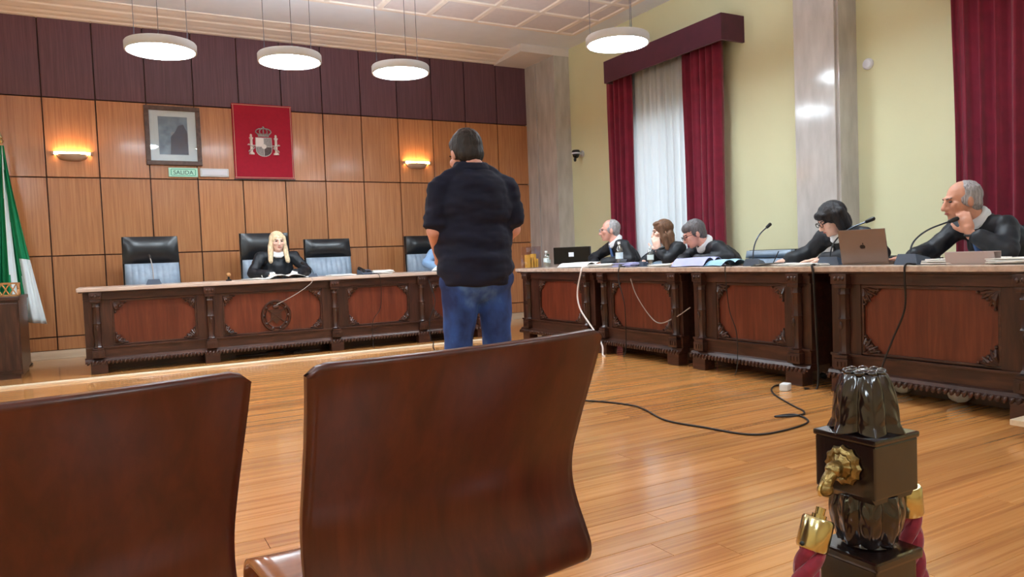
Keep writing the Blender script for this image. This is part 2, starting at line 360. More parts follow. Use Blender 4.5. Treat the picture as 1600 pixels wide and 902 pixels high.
# ceiling with recessed tile field and moulded ribs
ceil = struct(MB().box(X0-.2, X1+.4, Y0-.2, Y1+.2, ZC, ZC+.25).build('ceiling', 'ceiling_paint'))
GX = [5.72-.654*k for k in range(0, 14)]; GY = [8.77-.635*k for k in range(0, 20)]
for y in GY: MB().profx([(y-.045, ZC+.001), (y+.045, ZC+.001), (y+.03, ZC-.02), (y-.03, ZC-.02)], GX[-1], 5.99).build('rib', 'cornice_paint', ceil)
for x in [5.99]+GX: MB().prism([(x-.045, ZC+.001), (x+.045, ZC+.001), (x+.03, ZC-.018), (x-.03, ZC-.018)], GY[-1], 8.77).build('rib', 'cornice_paint', ceil)
tm = None
for i in range(len(GX)):
    for j in range(9):
        xa = GX[i-1] if i else 5.99; 
        if GX[i] < -1.0: continue
        o = MB().box(GX[i]+.05, xa-.05, GY[j+1]+.05, GY[j]-.05, ZC-.008, ZC+.002).build('tile', 'ceiling_tile', ceil)
# cornice along the back wall
cp = [(Y1+.02, 4.05), (Y1-.06, 4.05), (Y1-.08, 4.065), (Y1-.16, 4.07), (Y1-.20, 4.085), (Y1-.24, 4.085), (Y1-.34, 4.10), (Y1-.36, 4.115), (Y1-.45, 4.12), (Y1-.52, 4.135), (Y1-.56, 4.135), (Y1-.56, ZC+.01), (Y1+.02, ZC+.01)]
struct(MB().profx(cp, X0, 5.50).build('trim_4', 'cornice_paint'))
struct(MB().box(5.50, X1, 9.44, Y1+.02, 4.035, ZC+.01).build('trim_5', 'white_paint'))

# ================================================================== PENDANT LAMPS
def pendant(x, y, label, zb=3.0):
    t = thing('pendant_lamp', label, 'lamp', (x, y, zb), 0, 'round pendant lamps')
    R = .30
    m = MB(); pr = [(R-.014, .004), (R-.014, .0), (R, .0), (R+.003, .01), (R+.003, .068), (R-.004, .078), (.05, .085), (.02, .085)]
    m.lathe(pr, 48, closed=False); m.build('housing', 'lamp_housing', t, 1)
    MB().lathe([(.001, .004), (R-.013, .004), (R-.013, .012), (.001, .012)], 48, closed=False).build('diffuser', 'lamp_diffuser', t)
    MB().lathe([(.06, .086), (R-.03, .0835)], 48, closed=False).build('added_uplight', 'added_ceiling_glow', t)  # emitting top face added to brighten the ceiling
    for k in range(3):
        a = 2*pi*k/3+.4
        MB().tube([(R*.86*cos(a), R*.86*sin(a), .07), (.03*cos(a), .03*sin(a), ZC-zb-.03)] if False else [(R*.86*cos(a), R*.86*sin(a), .07), (R*.86*cos(a), R*.86*sin(a), ZC-zb+.005)], .0028, 5).build('cable', 'dark_steel', t)
    return t
pendant(.53, 7.40, 'round white pendant lamp nearest the flag, hung above the portrait')
pendant(1.67, 7.36, 'round white pendant lamp hung above the red crest banner')
pendant(2.83, 7.40, 'round white pendant lamp nearest the stone corner pilaster')
pendant(4.38, 5.67, 'round white pendant lamp hanging in front of the window pelmet')
for (x, y) in ((4.38, 3.4), (-1.6, 5.67), (-1.6, 3.4), (1.5, -2.0), (4.38, -1.4), (-1.6, 1.0), (-1.6, -1.6)):
    pendant(x, y, 'round white pendant lamp hung out of view overhead or behind the public seats')

# ================================================================== WALL SCONCES
def sconce(x, z, label):
    t = thing('wall_sconce', label, 'wall lamp', (x, Y1-.005, z), 0, 'wall sconces')
    m = MB(); prof = [(.004, -.075), (.06, -.072), (.10, -.055), (.125, -.02), (.13, .0), (.122, .0), (.115, -.02), (.09, -.05), (.004, -.066)]
    vs = []; fs = []; n = 20; L = len(prof)
    for (r, zz) in prof:
        for k in range(n+1):
            a = pi+pi*k/n; vs.append((r*1.35*cos(a), r*.85*sin(a), zz))
    for i in range(L-1):
        for k in range(n): fs.append((i*(n+1)+k, i*(n+1)+k+1, (i+1)*(n+1)+k+1, (i+1)*(n+1)+k))
    m.add(vs, fs); m.build('bowl', 'sconce_plaster', t, 1)
    MB().box(-.06, .06, -.02, .0, -.07, -.0).build('back_plate', 'sconce_plaster', t)
    MB().tube([(-.19, -.05, .012), (.19, -.05, .012)], .014, 10).build('lamp_tube', 'sconce_glow', t, 1)
    for s in (-1, 1): MB().box(s*.20-.012, s*.20+.012, -.066, .0, -.006, .03).build('tube_holder', 'sconce_plaster', t)
sconce(-.30, 2.445, 'plaster wall sconce glowing warm beside the flag')
sconce(4.12, 2.455, 'plaster wall sconce glowing warm left of the standing man\'s head')

# ================================================================== PORTRAIT, BANNER, SIGNS
t = thing('framed_portrait', 'dark framed portrait photograph with wide pale mat on the panelled wall', 'picture', (.82, Y1-.006, 2.345))
w, h = .325, .745
m = MB(); k = .055
for a in ((-w, w, 0, k), (-w, w, h-k, h), (-w, -w+k, k, h-k), (w-k, w, k, h-k)): m.box(a[0], a[1], -.045, 0, a[2], a[3], .008)
m.build('frame', 'frame_wood', t)
MB().box(-w+k, w-k, -.02, 0, k, h-k).build('mat', 'mat_board', t)
ph = MB().box(-.17, .17, -.024, -.02, .135, h-.13).build('print', 'portrait_print', t)
MB().prism([(-.04, .14), (.165, .14), (.165, .42), (.12, .52), (.06, .50), (.02, .42), (-.03, .36)], -.0265, -.0242).build('figure', 'portrait_dark', ph)
MB().lathe([(.001, 0), (.026, 0), (.026, .002), (.001, .002)], 16, (-.005, -.0242, .40), (0, -1, 0)).build('face', 'portrait_pale', ph)
MB().box(-w+k, w-k, -.032, -.029, k, h-k).build('glazing', 'picture_glass', t)

t = thing('crest_banner', 'crimson wall banner bearing a silver crowned coat of arms between columns', 'banner', (1.925, Y1-.006, 2.192))
bw, bh = .386, .992
MB().box(-bw, bw, -.03, 0, 0, bh, .004).build('cloth', 'banner_cloth', t)
m = MB()
for a in ((-bw, bw, .012, .02), (-bw, bw, bh-.02, bh-.012), (-bw+.012, -bw+.02, .02, bh-.02), (bw-.02, bw-.012, .02, bh-.02)): m.box(a[0], a[1], -.033, -.028, a[2], a[3])
m.build('border', 'banner_trim', t)
MB().box(-bw-.01, bw+.01, -.036, .0, -.014, .0).build('bottom_rail', 'frame_wood', t)
E0 = (0.0, .30)   # crest base
cr = MB()
def shp(pts, y0, y1, mat, name, par): return MB().prism([(E0[0]+x, E0[1]+z) for x, z in pts], y0, y1).build(name, mat, par)
outl = [(-.105, .25), (.105, .25), (.108, .12)]+[(.105*cos(a), .085+.09*sin(a)) for a in [-k*pi/12 for k in range(0, 13)]]+[(-.108, .12)]
sh = shp(outl, -.040, -.030, 'emblem_silver', 'shield', t)
shp([(-.098, .243), (-.004, .243), (-.004, .13), (-.1, .13)], -.043, -.040, 'emblem_white', 'quarter', sh)
shp([(.004, .243), (.098, .243), (.1, .13), (.004, .13)], -.043, -.040, 'emblem_grey', 'quarter', sh)
q = [(-.004, .123), (-.1, .123)]+[(-.098*cos(a), .085-.08*sin(a)) for a in [k*pi/16 for k in range(0, 8)]]+[(-.004, .005)]
shp(q, -.043, -.040, 'emblem_grey', 'quarter', sh)
shp([(-x, z) for x, z in q][::-1], -.043, -.040, 'emblem_dark', 'quarter', sh)
o = MB().lathe([(.001, 0), (.032, 0), (.032, .005), (.001, .005)], 16, (E0[0], -.042, E0[1]+.13), (0, -1, 0)).build('inescutcheon', 'emblem_white', sh)
c = MB(); c.box(-.07, .07, -.045, -.03, E0[1]+.262, E0[1]+.285)
for k in range(-2, 3):
    c.tube(bez([(k*.033, -.04, E0[1]+.285), (k*.05, -.044, E0[1]+.325), (k*.034, -.046, E0[1]+.36), (0, -.046, E0[1]+.372)], 5), .0075, 6)
c.ell((0, -.042, E0[1]+.385), (.014, .01, .014))
for k in range(-3, 4): c.ell((k*.024, -.042, E0[1]+.293), (.011, .008, .012))
c.build('crown', 'emblem_grey', t, 1)
for s in (-1, 1):
    c = MB(); x = s*.16
    c.lathe([(.001, 0), (.036, 0), (.036, .02), (.024, .028), (.017, .04), (.017, .20), (.024, .21), (.028, .225), (.012, .235), (.016, .25), (.012, .268), (.001, .275)], 14, (x, -.034, E0[1]+.02))
    cl = c.build('column', 'emblem_white', t, 1)
    r = MB(); pts = [(x+.034*s*cos(a*1.0)*1, -.034-.024*abs(sin(a)), E0[1]+.06+.10*a/(2*pi)) for a in [k*pi/8 for k in range(17)]]
    r.tube(pts, .008, 6); r.tube([(x-.05*s, -.04, E0[1]+.14), (x+.05*s, -.04, E0[1]+.15)], .007, 6); r.build('ribbon', 'emblem_silver', cl, 1)

t = thing('exit_sign', 'small green exit sign below the portrait', 'sign', (.912, Y1-.006, 2.20))
MB().box(-.172, .172, -.03, 0, 0, .115, .004).build('sign_body', 'exit_pale', t)
m = MB()
for a in ((-.14, .14, .094, .101), (-.14, .14, .014, .021), (-.147, -.139, .02, .095), (.139, .147, .02, .095)): m.box(a[0], a[1], -.033, -.029, a[2], a[3])
m.build('sign_border', 'exit_green', t)
fc = bpy.data.curves.new('lettering', 'FONT'); fc.body = 'SALIDA'; fc.size = .072; fc.align_x = 'CENTER'; fc.extrude = .001
fo = bpy.data.objects.new('tmp', fc); COL.objects.link(fo); dg = bpy.context.evaluated_depsgraph_get(); me = bpy.data.meshes.new_from_object(fo.evaluated_get(dg)); bpy.data.objects.remove(fo)
me.materials.clear(); me.materials.append(MATS['exit_ink'])
me.transform(Matrix.Translation((0, -.0315, .031))@Matrix.Rotation(radians(90), 4, 'X')); place(me, 'lettering', t)
t = thing('emergency_light', 'white oblong emergency light beside the green exit sign', 'light', (1.285, Y1-.006, 2.205))
MB().box(-.175, .175, -.045, 0, 0, .108, .012).build('body', 'lamp_housing', t)
MB().box(-.155, .155, -.052, -.045, .02, .088, .004).build('diffuser_cover', 'sign_white', t)

# ================================================================== CCTV, WALL ALARM
t = thing('security_camera', 'small black and white dome camera on bracket by the corner pilaster', 'camera', (X1, 9.16, 2.50))
MB().lathe([(.001, 0), (.05, 0), (.05, .015), (.02, .02), (.02, .10), (.001, .10)], 16, (0, 0, .02), (-1, 0, 0)).build('bracket', 'lamp_housing', t, 1)
b = MB().lathe([(.001, .05), (.05, .05), (.062, .03), (.062, -.01), (.05, -.02), (.001, -.02)], 18, (-.12, 0, .02)).build('housing', 'black_plastic', t, 1)
MB().ell((-.12, 0, -.0), (.052, .052, .055)).build('dome', 'screen_black', t, 1)
MB().lathe([(.064, -.01), (.064, .012), (.0635, .012), (.0635, -.01)], 18, (-.12, 0, .02), closed=False).build('ring', 'sign_white', t, 1)
MB().cap((-.16, -.03, -.07), (-.17, -.045, -.09), .022, .02).build('lens', 'black_plastic', t, 1)
o = MB().lathe([(.001, 0), (.052, 0), (.052, .02), (.04, .034), (.001, .036)], 22, (0, 0, 0), (-1, 0, 0)).build('smoke_alarm', 'sign_white', None, 1, (X1-.001, 4.42, 2.69))
tag(o, 'small round white alarm on the yellow wall beside the grey pilaster', 'alarm')

# ================================================================== CURTAINS
def drape(name, mat, parent, xc, ya, yb, z0, z1, folds, amp, th=.006, gather=0.0, seed=0):
    rnd = random.Random(seed); ph = [rnd.uniform(0, 6.28) for _ in range(4)]
    def fn(u, v):
        z = z0+(z1-z0)*v
        k = folds*2*pi*u
        a = amp*(1-.25*v)
        x = xc+a*sin(k+.5*sin(u*9+ph[0]))+.3*a*sin(2.3*k+ph[1]+v*1.2)
        mid = gather*sin(pi*min(1, v*1.2))
        y = ya+(yb-ya)*u+.25*a*cos(k*1.1+ph[2])+mid*(.5-u)*(yb-ya)
        return (x, y, z)
    return MB().sheet(fn, int(folds*12), 14, th, (1, 0, 0)).build(name, mat, parent, 2)
def window_dressing(n, pa, pb, curt, lab):
    t = thing('curtain_set' if False else 'curtain_pelmet', lab[0], 'pelmet', (0, 0, 0))
    m = MB(); m.box(6.0, 6.03, pa, pb, 3.30, 3.59, .004); m.box(6.03, X1+.0, pa, pa+.03, 3.30, 3.59); m.box(6.03, X1+.0, pb-.03, pb, 3.30, 3.59); m.box(6.03, X1, pa+.03, pb-.03, 3.565, 3.585)
    m.build('fabric_board', 'pelmet_velvet', t)
    for (ya, yb, lb, kind, fo) in curt:
        if kind == 'red':
            o = drape('velvet_curtain', 'red_velvet', None, 6.16, ya, yb,   .03, 3.50, fo, .05, seed=int(ya*10), gather=.08); tag(o, lb, 'curtain', 'red velvet curtains')
        else:
            o = drape('sheer_curtain', 'sheer_voile', None, 6.27, ya, yb, .05, 3.52, fo, .035, .002, seed=int(ya*7)); tag(o, lb, 'curtain', 'sheer curtains')
window_dressing(1, 5.93, 8.09, [(8.27, 7.72, 'red velvet curtain left of the sheer, behind the grey-haired man', 'red', 4.5), (6.74, 6.09, 'red velvet curtain right of the sheer, behind the bespectacled man looking down', 'red', 5.5), (7.95, 6.45, 'white sheer curtain glowing with daylight between two red curtains', 'sheer', 11)],
    ['dark purple fabric pelmet boxed above the sheer-curtained window'])
window_dressing(2, .9, 3.58, [(3.54, 2.75, 'red velvet curtain at the right edge behind the man resting his face on his hand', 'red', 6), (2.8, 1.2, 'white sheer curtain of the window out of view at the right', 'sheer', 11), (1.5, .95, 'red velvet curtain out of view beyond the right edge', 'red', 4)],
    ['dark purple fabric pelmet of the window out of view at the right'])

# ================================================================== CARVED DESKS
H_SL, H_TOP = .815, .866          # underside and top of the worktops
def column_mesh(h):
    m = MB()
    m.box(-.055, .055, -.055, .03, 0, .075, .005); m.box(-.048, .048, -.048, .03, .075, .10, .008)
    pr = [(.036, .10), (.042, .108), (.036, .118), (.030, .126), (.034, .20), (.040, .27), (.034, .33), (.041, .345), (.034, .36), (.033, h-.15), (.04, h-.14), (.034, h-.125), (.036, h-.10)]
    m.lathe(pr, 16, mod=lambda a, z: 1+.05*cos(8*a))
    m.box(-.048, .048, -.048, .03, h-.10, h-.07, .008); m.box(-.055, .055, -.055, .03, h-.07, h, .005)
    for k in range(-1, 2): m.box(k*.028-.009, k*.028+.009, -.06, -.054, .02, .055, .002); m.ell((k*.03, -.055, h-.035), (.012, .008, .016))
    m.ell((0, -.042, .30), (.014, .008, .03)); return m
COLM = None; CARV = None
def carving_mesh():
    m = MB()        # leafy spandrel in the (+x,-z) corner: grows from a corner at (0,0)
    rnd = random.Random(3)
    for k in range(5):
        a = -pi/2*(k+.5)/5; L = .085+.03*abs(cos(2*a)); d = Vector((cos(a), 0, sin(a)))
        m.tube([d*.01+Vector((0, -.004, 0)), d*L*.5+Vector((0, -.018, 0)), d*L+Vector((0, -.006, 0))], .01, 6, [.008, .014, .005])
    for (x, z, r) in ((.028, -.028, .02), (.075, -.02, .014), (.02, -.075, .014), (.055, -.05, .013), (.11, -.012, .01), (.012, -.11, .01)):
        m.ell((x, -.01, z), (r, .014, r), None, 10, 6)
    m.add([(0, -.004, 0), (.13, -.004, 0), (.06, -.004, -.055), (.0, -.004, -.13), (0, .002, 0), (.13, .002, 0), (.06, .002, -.055), (0, .002, -.13)], [(0, 1, 2, 3), (7, 6, 5, 4), (0, 4, 5, 1), (1, 5, 6, 2), (2, 6, 7, 3), (3, 7, 4, 0)])
    return m
def desk(t, L, bays, cols, depth=.66, emblem=None, end_panel=True):
    """local: x along the front from 0 to L, front at y=0 facing -y. bays=[(x0,x1)] panel fields, cols = x of columns"""
    global COLM, CARV
    z0, z1 = .11, H_SL
    b = MB(); b.box(.02, L-.02, .055, .085, z0+.03, z1); b.box(.02, .05, .085, depth, z0+.03, z1); b.box(L-.05, L-.02, .085, depth, z0+.03, z1)
    b.build('carcass', 'desk_wood', t)
    b = MB(); b.box(0, L, .0, .085, z1-.075, z1, .004); b.box(.0, L, -.012, .0, z1-.02, z1-.002); b.build('frieze_rail', 'desk_wood', t)
    b = MB(); b.box(0, L, .0, .085, z0+.045, z0+.15, .005); b.box(0, L, -.012, .0, z0+.14, z0+.158, .004); b.build('lower_rail', 'desk_wood', t)
    b = MB(); b.profx([(.0, z0+.05), (-.02, z0+.04), (-.03, z0+.02), (-.05, z0+.012), (-.05, z0-.0), (.07, z0), (.07, z0+.05)], -.01, L+.01); b.build('base_moulding', 'desk_wood', t)
    g = MB(); n = int(L/.036)
    for k in range(n):
        x = (k+.5)*L/n; g.ell((x, -.05, z0+.004), (.013, .014, .024), Matrix.Rotation(.5, 3, 'Y'), 8, 5)
    o = g.build('gadroon_edging', 'desk_wood', t, 1); o['kind'] = 'stuff'
    # stiles between the bays
    edges = [0.0]
    for a, c in bays: edges += [a, c]
    edges.append(L)
    for k in range(0, len(edges), 2):
        if edges[k+1]-edges[k] > .01: MB().box(edges[k]+.001, edges[k+1]-.001, .012, .08, z0+.15, z1-.075, .004).build('stile', 'desk_wood_vertical', t)
    zb, zt = z0+.158, z1-.077
    for (a, c) in bays:
        MB().box(a+.002, c-.002, .034, .054, zb, zt).build('panel', 'desk_panel_wood', t)
        f = MB()
        for q in ((a, c, zt-.022, zt), (a, c, zb, zb+.018), (a, a+.018, zb+.018, zt-.022), (c-.018, c, zb+.018, zt-.022)): f.box(q[0], q[1], .016, .036, q[2], q[3], .005)
        f.build('panel_frame', 'desk_wood', t)
        for sx, x in ((1, a+.016), (-1, c-.016)):
            for sz, z in ((1, zt-.02), (-1, zb+.016)):
                if CARV is None: o = carving_mesh().build('corner_carving', 'desk_wood', t, 1); CARV = o.data
                else: o = place(CARV, 'corner_carving', t)
                o.location = (x, .03, z); o.scale = (sx, 1, sz)
    for x in cols:
        if COLM is None: o = column_mesh(z1-z0-.05).build('column', 'desk_wood_vertical', t, 1); COLM = o.data
        else: o = place(COLM, 'column', t)
        o.location = (x, -.002, z0+.05)
    for x in sorted(set([cols[0], cols[-1]]+[c for c in cols])):
        MB().box(x-.075, x+.075, -.055, .06, 0, z0, .012).build('foot', 'desk_wood', t)
    for x in (.06, L-.06): MB().box(x-.04, x+.04, depth-.10, depth-.01, 0, z0+.03).build('foot', 'desk_wood', t)
    MB().box(.03, L-.03, .24, .26, .001, z0+.06).build('added_kickboard', 'desk_wood', t)  # board added to block light leaking through the gap under the desk
    if emblem:
        ex, ez = emblem; m = MB()
        m.tube([(ex+.15*cos(a), .026, ez-.0+.165*sin(a)) for a in [2*pi*k/32 for k in range(33)]], .014, 6)
        m.tube([(ex+.115*cos(a), .028, ez+.13*sin(a)) for a in [2*pi*k/32 for k in range(33)]], .006, 5)
        for a in [2*pi*k/10 for k in range(10)]: m.ell((ex+.135*cos(a), .024, ez+.15*sin(a)), (.018, .012, .018), None, 8, 5)
        m.prism([(ex-.06, ez+.07), (ex+.06, ez+.07), (ex+.055, ez-.03), (ex, ez-.09), (ex-.055, ez-.03)], .018, .036)
        m.tube([(ex-.085, .024, ez-.07), (ex+.085, .024, ez+.07)], .009, 6); m.tube([(ex+.085, .024, ez-.07), (ex-.085, .024, ez+.07)], .009, 6)
        m.ell((ex, .02, ez+.10), (.035, .014, .022)); m.build('carved_medallion', 'desk_wood', t, 1)
def worktop(name, x0, x1, y0, y1, label, mat='desk_top_painted_glare'):
    t = thing(name, label, 'worktop', (0, 0, 0))
    MB().box(x0, x1, y0, y1, H_SL+.012, H_TOP, .008).build('slab', mat, t)
    MB().box(x0+.015, x1-.015, y0+.015, y1-.015, H_SL+.001, H_SL+.012).build('under_moulding', 'desk_wood', t)
    return t
BX0, BY = -.24, 8.42
t = thing('judges_bench', 'long carved dark wood judges\' bench with central medallion along the panelled wall', 'desk', (BX0, BY, 0))
desk(t, 4.52, [(.25, 1.04), (1.30, 2.375), (2.67, 3.44), (3.74, 4.27)], [.11, 1.17, 2.52, 3.60, 4.40], depth=.70, emblem=(1.86, .455))
worktop('bench_worktop', BX0-.05, BX0+4.55, BY-.05, BY+.72, 'long polished worktop lying on the judges\' bench')
# wing desks: rz=-90deg, local x runs towards -Y
def wing(ystart, L, bays, cols, label):
    t = thing('carved_desk', label, 'desk', (4.38, ystart, 0), -pi/2, 'carved desks of the right wing'); desk(t, L, bays, cols, depth=.62); return t
wing(7.70, 1.50, [(.38, 1.26)], [.16, 1.38], 'carved dark desk furthest from the viewer, right beside the standing man')
wing(6.09, 1.21, [(.18, 1.065)], [.075, 1.135], 'carved dark desk with white cable sagging across its panel')
wing(4.74, 1.20, [(.265, .975)], [.11, 1.09], 'carved dark desk below the woman with black bobbed hair')
wing(3.37, 1.50, [(.225, 1.10)], [.11, 1.25], 'carved dark desk nearest the viewer, under the brown laptop')
worktop('wing_worktop', 4.33, 5.04, 1.84, 7.76, 'long polished worktop lying along the right-hand carved desks')

# ================================================================== EXECUTIVE CHAIRS
def exec_chair(x, y, rz, label, top=1.42, lumbar='leather_painted_sheen', grp='black leather executive chairs', w=.30, upper='black_leather'):
    t = thing('office_chair', label, 'chair', (x, y, 0), rz, grp)     # faces -y at rz=0
    zs = .54; zl = 1.10 if top > 1.2 else .90
    def back(u, v, z0, z1, bulge):
        xx = (u-.5)*2; z = z0+(z1-z0)*v
        return (xx*w*(1-.04*v), .22+.10*(z-.5)-bulge*(1-xx**4)*(sin(pi*min(max(v, .02), .98))**.5)+.03*xx*xx*-1, z)
    bk = MB().sheet(lambda u, v: (lambda p: (p[0]*1.04, p[1]+.05, p[2]))(back(u, v, .50, top, 0)), 12, 10, .035, (0, 1, 0)).build('backrest_shell', 'black_leather', t, 1)
    MB().sheet(lambda u, v: back(u, v, zl+.005, top-.005, .06), 16, 12, .05, (0, 1, 0)).build('upper_cushion', upper, t, 1)
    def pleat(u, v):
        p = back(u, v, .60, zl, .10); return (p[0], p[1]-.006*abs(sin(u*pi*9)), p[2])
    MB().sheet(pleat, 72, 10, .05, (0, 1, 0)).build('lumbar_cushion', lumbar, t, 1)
    MB().box(-w+.02, w-.02, -.30, .22, zs-.09, zs, .035).build('seat', 'black_leather', t, 1)
    for s in (-1, 1):
        a = MB(); a.tube(bez([(s*(w+.02), .20, zs-.06), (s*(w+.03), .18, zs+.16), (s*(w+.03), -.02, zs+.19), (s*(w+.03), -.16, zs+.16), (s*(w+.0), -.14, zs-.05)], 5), .018, 8)
        a.build('armrest', 'black_plastic', t, 1)
    MB().lathe([(.03, .10), (.03, .30), (.02, .30), (.02, zs-.09)], 12).build('gas_lift', 'dark_steel', t, 1)
    for k in range(5):
        a = 2*pi*k/5+.3; d = Vector((cos(a), sin(a), 0))
        lg = MB().tube([d*.02+Vector((0, 0, .12)), d*.27+Vector((0, 0, .085))], .02, 8, [.026, .016]).build('base_leg', 'black_plastic', t, 1)
        MB().lathe([(.001, -.018), (.028, -.018), (.03, -.01), (.03, .01), (.028, .018), (.001, .018)], 12, d*.27+Vector((0, 0, .0305)), (-d.y, d.x, 0)).build('caster', 'black_plastic', lg, 1)
    return t
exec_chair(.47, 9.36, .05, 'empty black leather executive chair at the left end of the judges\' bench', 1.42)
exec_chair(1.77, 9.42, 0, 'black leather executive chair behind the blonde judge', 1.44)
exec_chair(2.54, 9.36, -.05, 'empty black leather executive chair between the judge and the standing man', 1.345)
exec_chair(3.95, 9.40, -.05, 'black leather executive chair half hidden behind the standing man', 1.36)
exec_chair(5.50, 6.62, -pi/2+.2, 'office chair under the grey-haired man nearest the corner', .93, w=.24)
exec_chair(5.46, 5.82, -pi/2+.2, 'office chair under the long-haired woman', .93, w=.24)
exec_chair(5.50, 5.12, -pi/2, 'leather office chair with blue-grey sheen seen beside the man looking down', .985, w=.29, upper='leather_painted_sheen')  # upper cushion carries the painted sheen colour too
exec_chair(5.42, 3.60, -pi/2+.1, 'office chair under the woman with black bobbed hair', .88, w=.24)
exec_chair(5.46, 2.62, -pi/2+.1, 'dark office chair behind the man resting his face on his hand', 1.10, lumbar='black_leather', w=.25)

# ================================================================== PEOPLE
def remesh(mb, voxel, smooth_it=6, fold=None):
    me = bpy.data.meshes.new('tmp'); me.from_pydata(mb.v, [], mb.f); ob = bpy.data.objects.new('tmp', me); COL.objects.link(ob)
    md = ob.modifiers.new('r', 'REMESH'); md.mode = 'VOXEL'; md.voxel_size = voxel
    if smooth_it: sm = ob.modifiers.new('s', 'SMOOTH'); sm.factor = .5; sm.iterations = smooth_it
    dg = bpy.context.evaluated_depsgraph_get(); out = bpy.data.meshes.new_from_object(ob.evaluated_get(dg))
    bpy.data.objects.remove(ob); bpy.data.meshes.remove(me)
    if fold:
        sc, amp = fold; nr = [v.normal.copy() for v in out.vertices]
        for v, n in zip(out.vertices, nr):
            p = v.co; q = Vector((p.x*sc[0], p.y*sc[1], p.z*sc[2]))
            v.co = p+n*amp*(noise.noise(q)+.5*noise.noise(q*2.1+Vector((3, 1, 7))))
    out.polygons.foreach_set('use_smooth', [True]*len(out.polygons)); return out
def frame3(f, up=(0, 0, 1)):
    f = Vector(f).normalized(); r = f.cross(Vector(up)).normalized(); u = r.cross(f); return r, f, u
def basis(r, f, u): return Matrix((r, f, u)).transposed()
class Head:
    def __init__(s, c, f, up=(0, 0, 1), k=1.0): s.c = Vector(c); s.r, s.f, s.u = frame3(f, up); s.k = k; s.M = basis(s.r, s.f, s.u)
    def p(s, r, f, u): return s.c+(s.r*r+s.f*f+s.u*u)*s.k
    def e(s, mb, r, f, u, rad, nu=14, nv=9): mb.ell(s.p(r, f, u), tuple(x*s.k for x in rad), s.M, nu, nv)
    def skull(s, mb, neck):
        s.e(mb, 0, -.012, .02, (.076, .094, .096)); s.e(mb, 0, .03, -.03, (.062, .062, .085)); s.e(mb, 0, .04, -.078, (.048, .048, .036)); s.e(mb, 0, .072, -.098, (.02, .018, .016))
        mb.cap(s.p(0, .092, .005), s.p(0, .112, -.036), .010*s.k, .014*s.k)
        s.e(mb, .012, .098, -.04, (.01, .012, .008)); s.e(mb, -.012, .098, -.04, (.01, .012, .008))
        s.e(mb, 0, .085, .022, (.05, .012, .012)); s.e(mb, 0, .088, -.064, (.024, .012, .010))
        for q in (-1, 1): s.e(mb, q*.042, .066, -.022, (.024, .024, .024)); s.e(mb, q*.078, -.008, -.012, (.010, .020, .032))
        mb.cap(s.p(0, -.02, -.06), neck, .054*s.k, .062*s.k)
    def features(s, par, brow, o):
        for q in (-1, 1):
            m = MB(); s.e(m, q*.032, .083, .002, (.014, .008, .006), 10, 6); m.v = [tuple(Vector(v)-o) for v in m.v]; m.build('eye', 'eye_dark', par, 1)
            m = MB(); m.cap(s.p(q*.018, .096, .020), s.p(q*.05, .082, .024), .0045, .0035, 6); m.v = [tuple(Vector(v)-o) for v in m.v]; m.build('eyebrow', brow, par, 1)
        m = MB(); s.e(m, 0, .094, -.066, (.022, .009, .0055), 10, 6); m.v = [tuple(Vector(v)-o) for v in m.v]; m.build('mouth', 'lip', par, 1)
    def glasses(s, par, o, mat='black_plastic'):
        m = MB()
        for q in (-1, 1):
            m.tube([s.p(q*.034+.026*cos(a), .108, .0+.018*sin(a)) for a in [2*pi*k/14 for k in range(15)]], .0026, 5)
            m.tube([s.p(q*.06, .106, .006), s.p(q*.08, .06, .006), s.p(q*.084, -.0, .0)], .0026, 5)
        m.tube([s.p(-.009, .112, .004), s.p(.009, .112, .004)], .0026, 5)
        m.v = [tuple(Vector(v)-o) for v in m.v]; m.build('glasses', mat, par, 1)
def hand(mb, wrist, d, palm, k=1.0, curl=.5, side=1):
    """d = direction of the fingers, palm = palm normal; side=+1 puts the thumb on d x palm"""
    w = Vector(wrist); d = Vector(d).normalized(); n = Vector(palm); n = (n-d*n.dot(d)).normalized(); a = d.cross(n)*side
    M = basis(a, d, n)
    mb.ell(w+d*.048*k, (.040*k, .054*k, .017*k), M); mb.cap(w-d*.02*k, w+d*.03*k, .025*k, .027*k)
    for i, (off, L) in enumerate(((.029, .074), (.010, .083), (-.010, .077), (-.028, .060))):
        p = w+d*.088*k+a*off*k
        c1 = curl*.5; c2 = curl*1.2; c3 = curl*1.8
        q1 = p+(d*cos(c1)+n*sin(c1)+a*off*2)*L*.45*k; q2 = q1+(d*cos(c2)+n*sin(c2))*L*.33*k; q3 = q2+(d*cos(c3)+n*sin(c3))*L*.22*k
        mb.cap(p-d*.02*k, q1, .0105*k, .0098*k, 8); mb.cap(q1, q2, .0098*k, .009*k, 8); mb.cap(q2, q3, .009*k, .008*k, 8)
    t0 = w+d*.022*k+a*.032*k; t1 = t0+(a*.7+d*.7+n*.25).normalized()*.045*k; t2 = t1+(d*.9+a*.25+n*.35).normalized()*.034*k
    mb.cap(t0, t1, .014*k, .0115*k, 8); mb.cap(t1, t2, .0115*k, .009*k, 8)
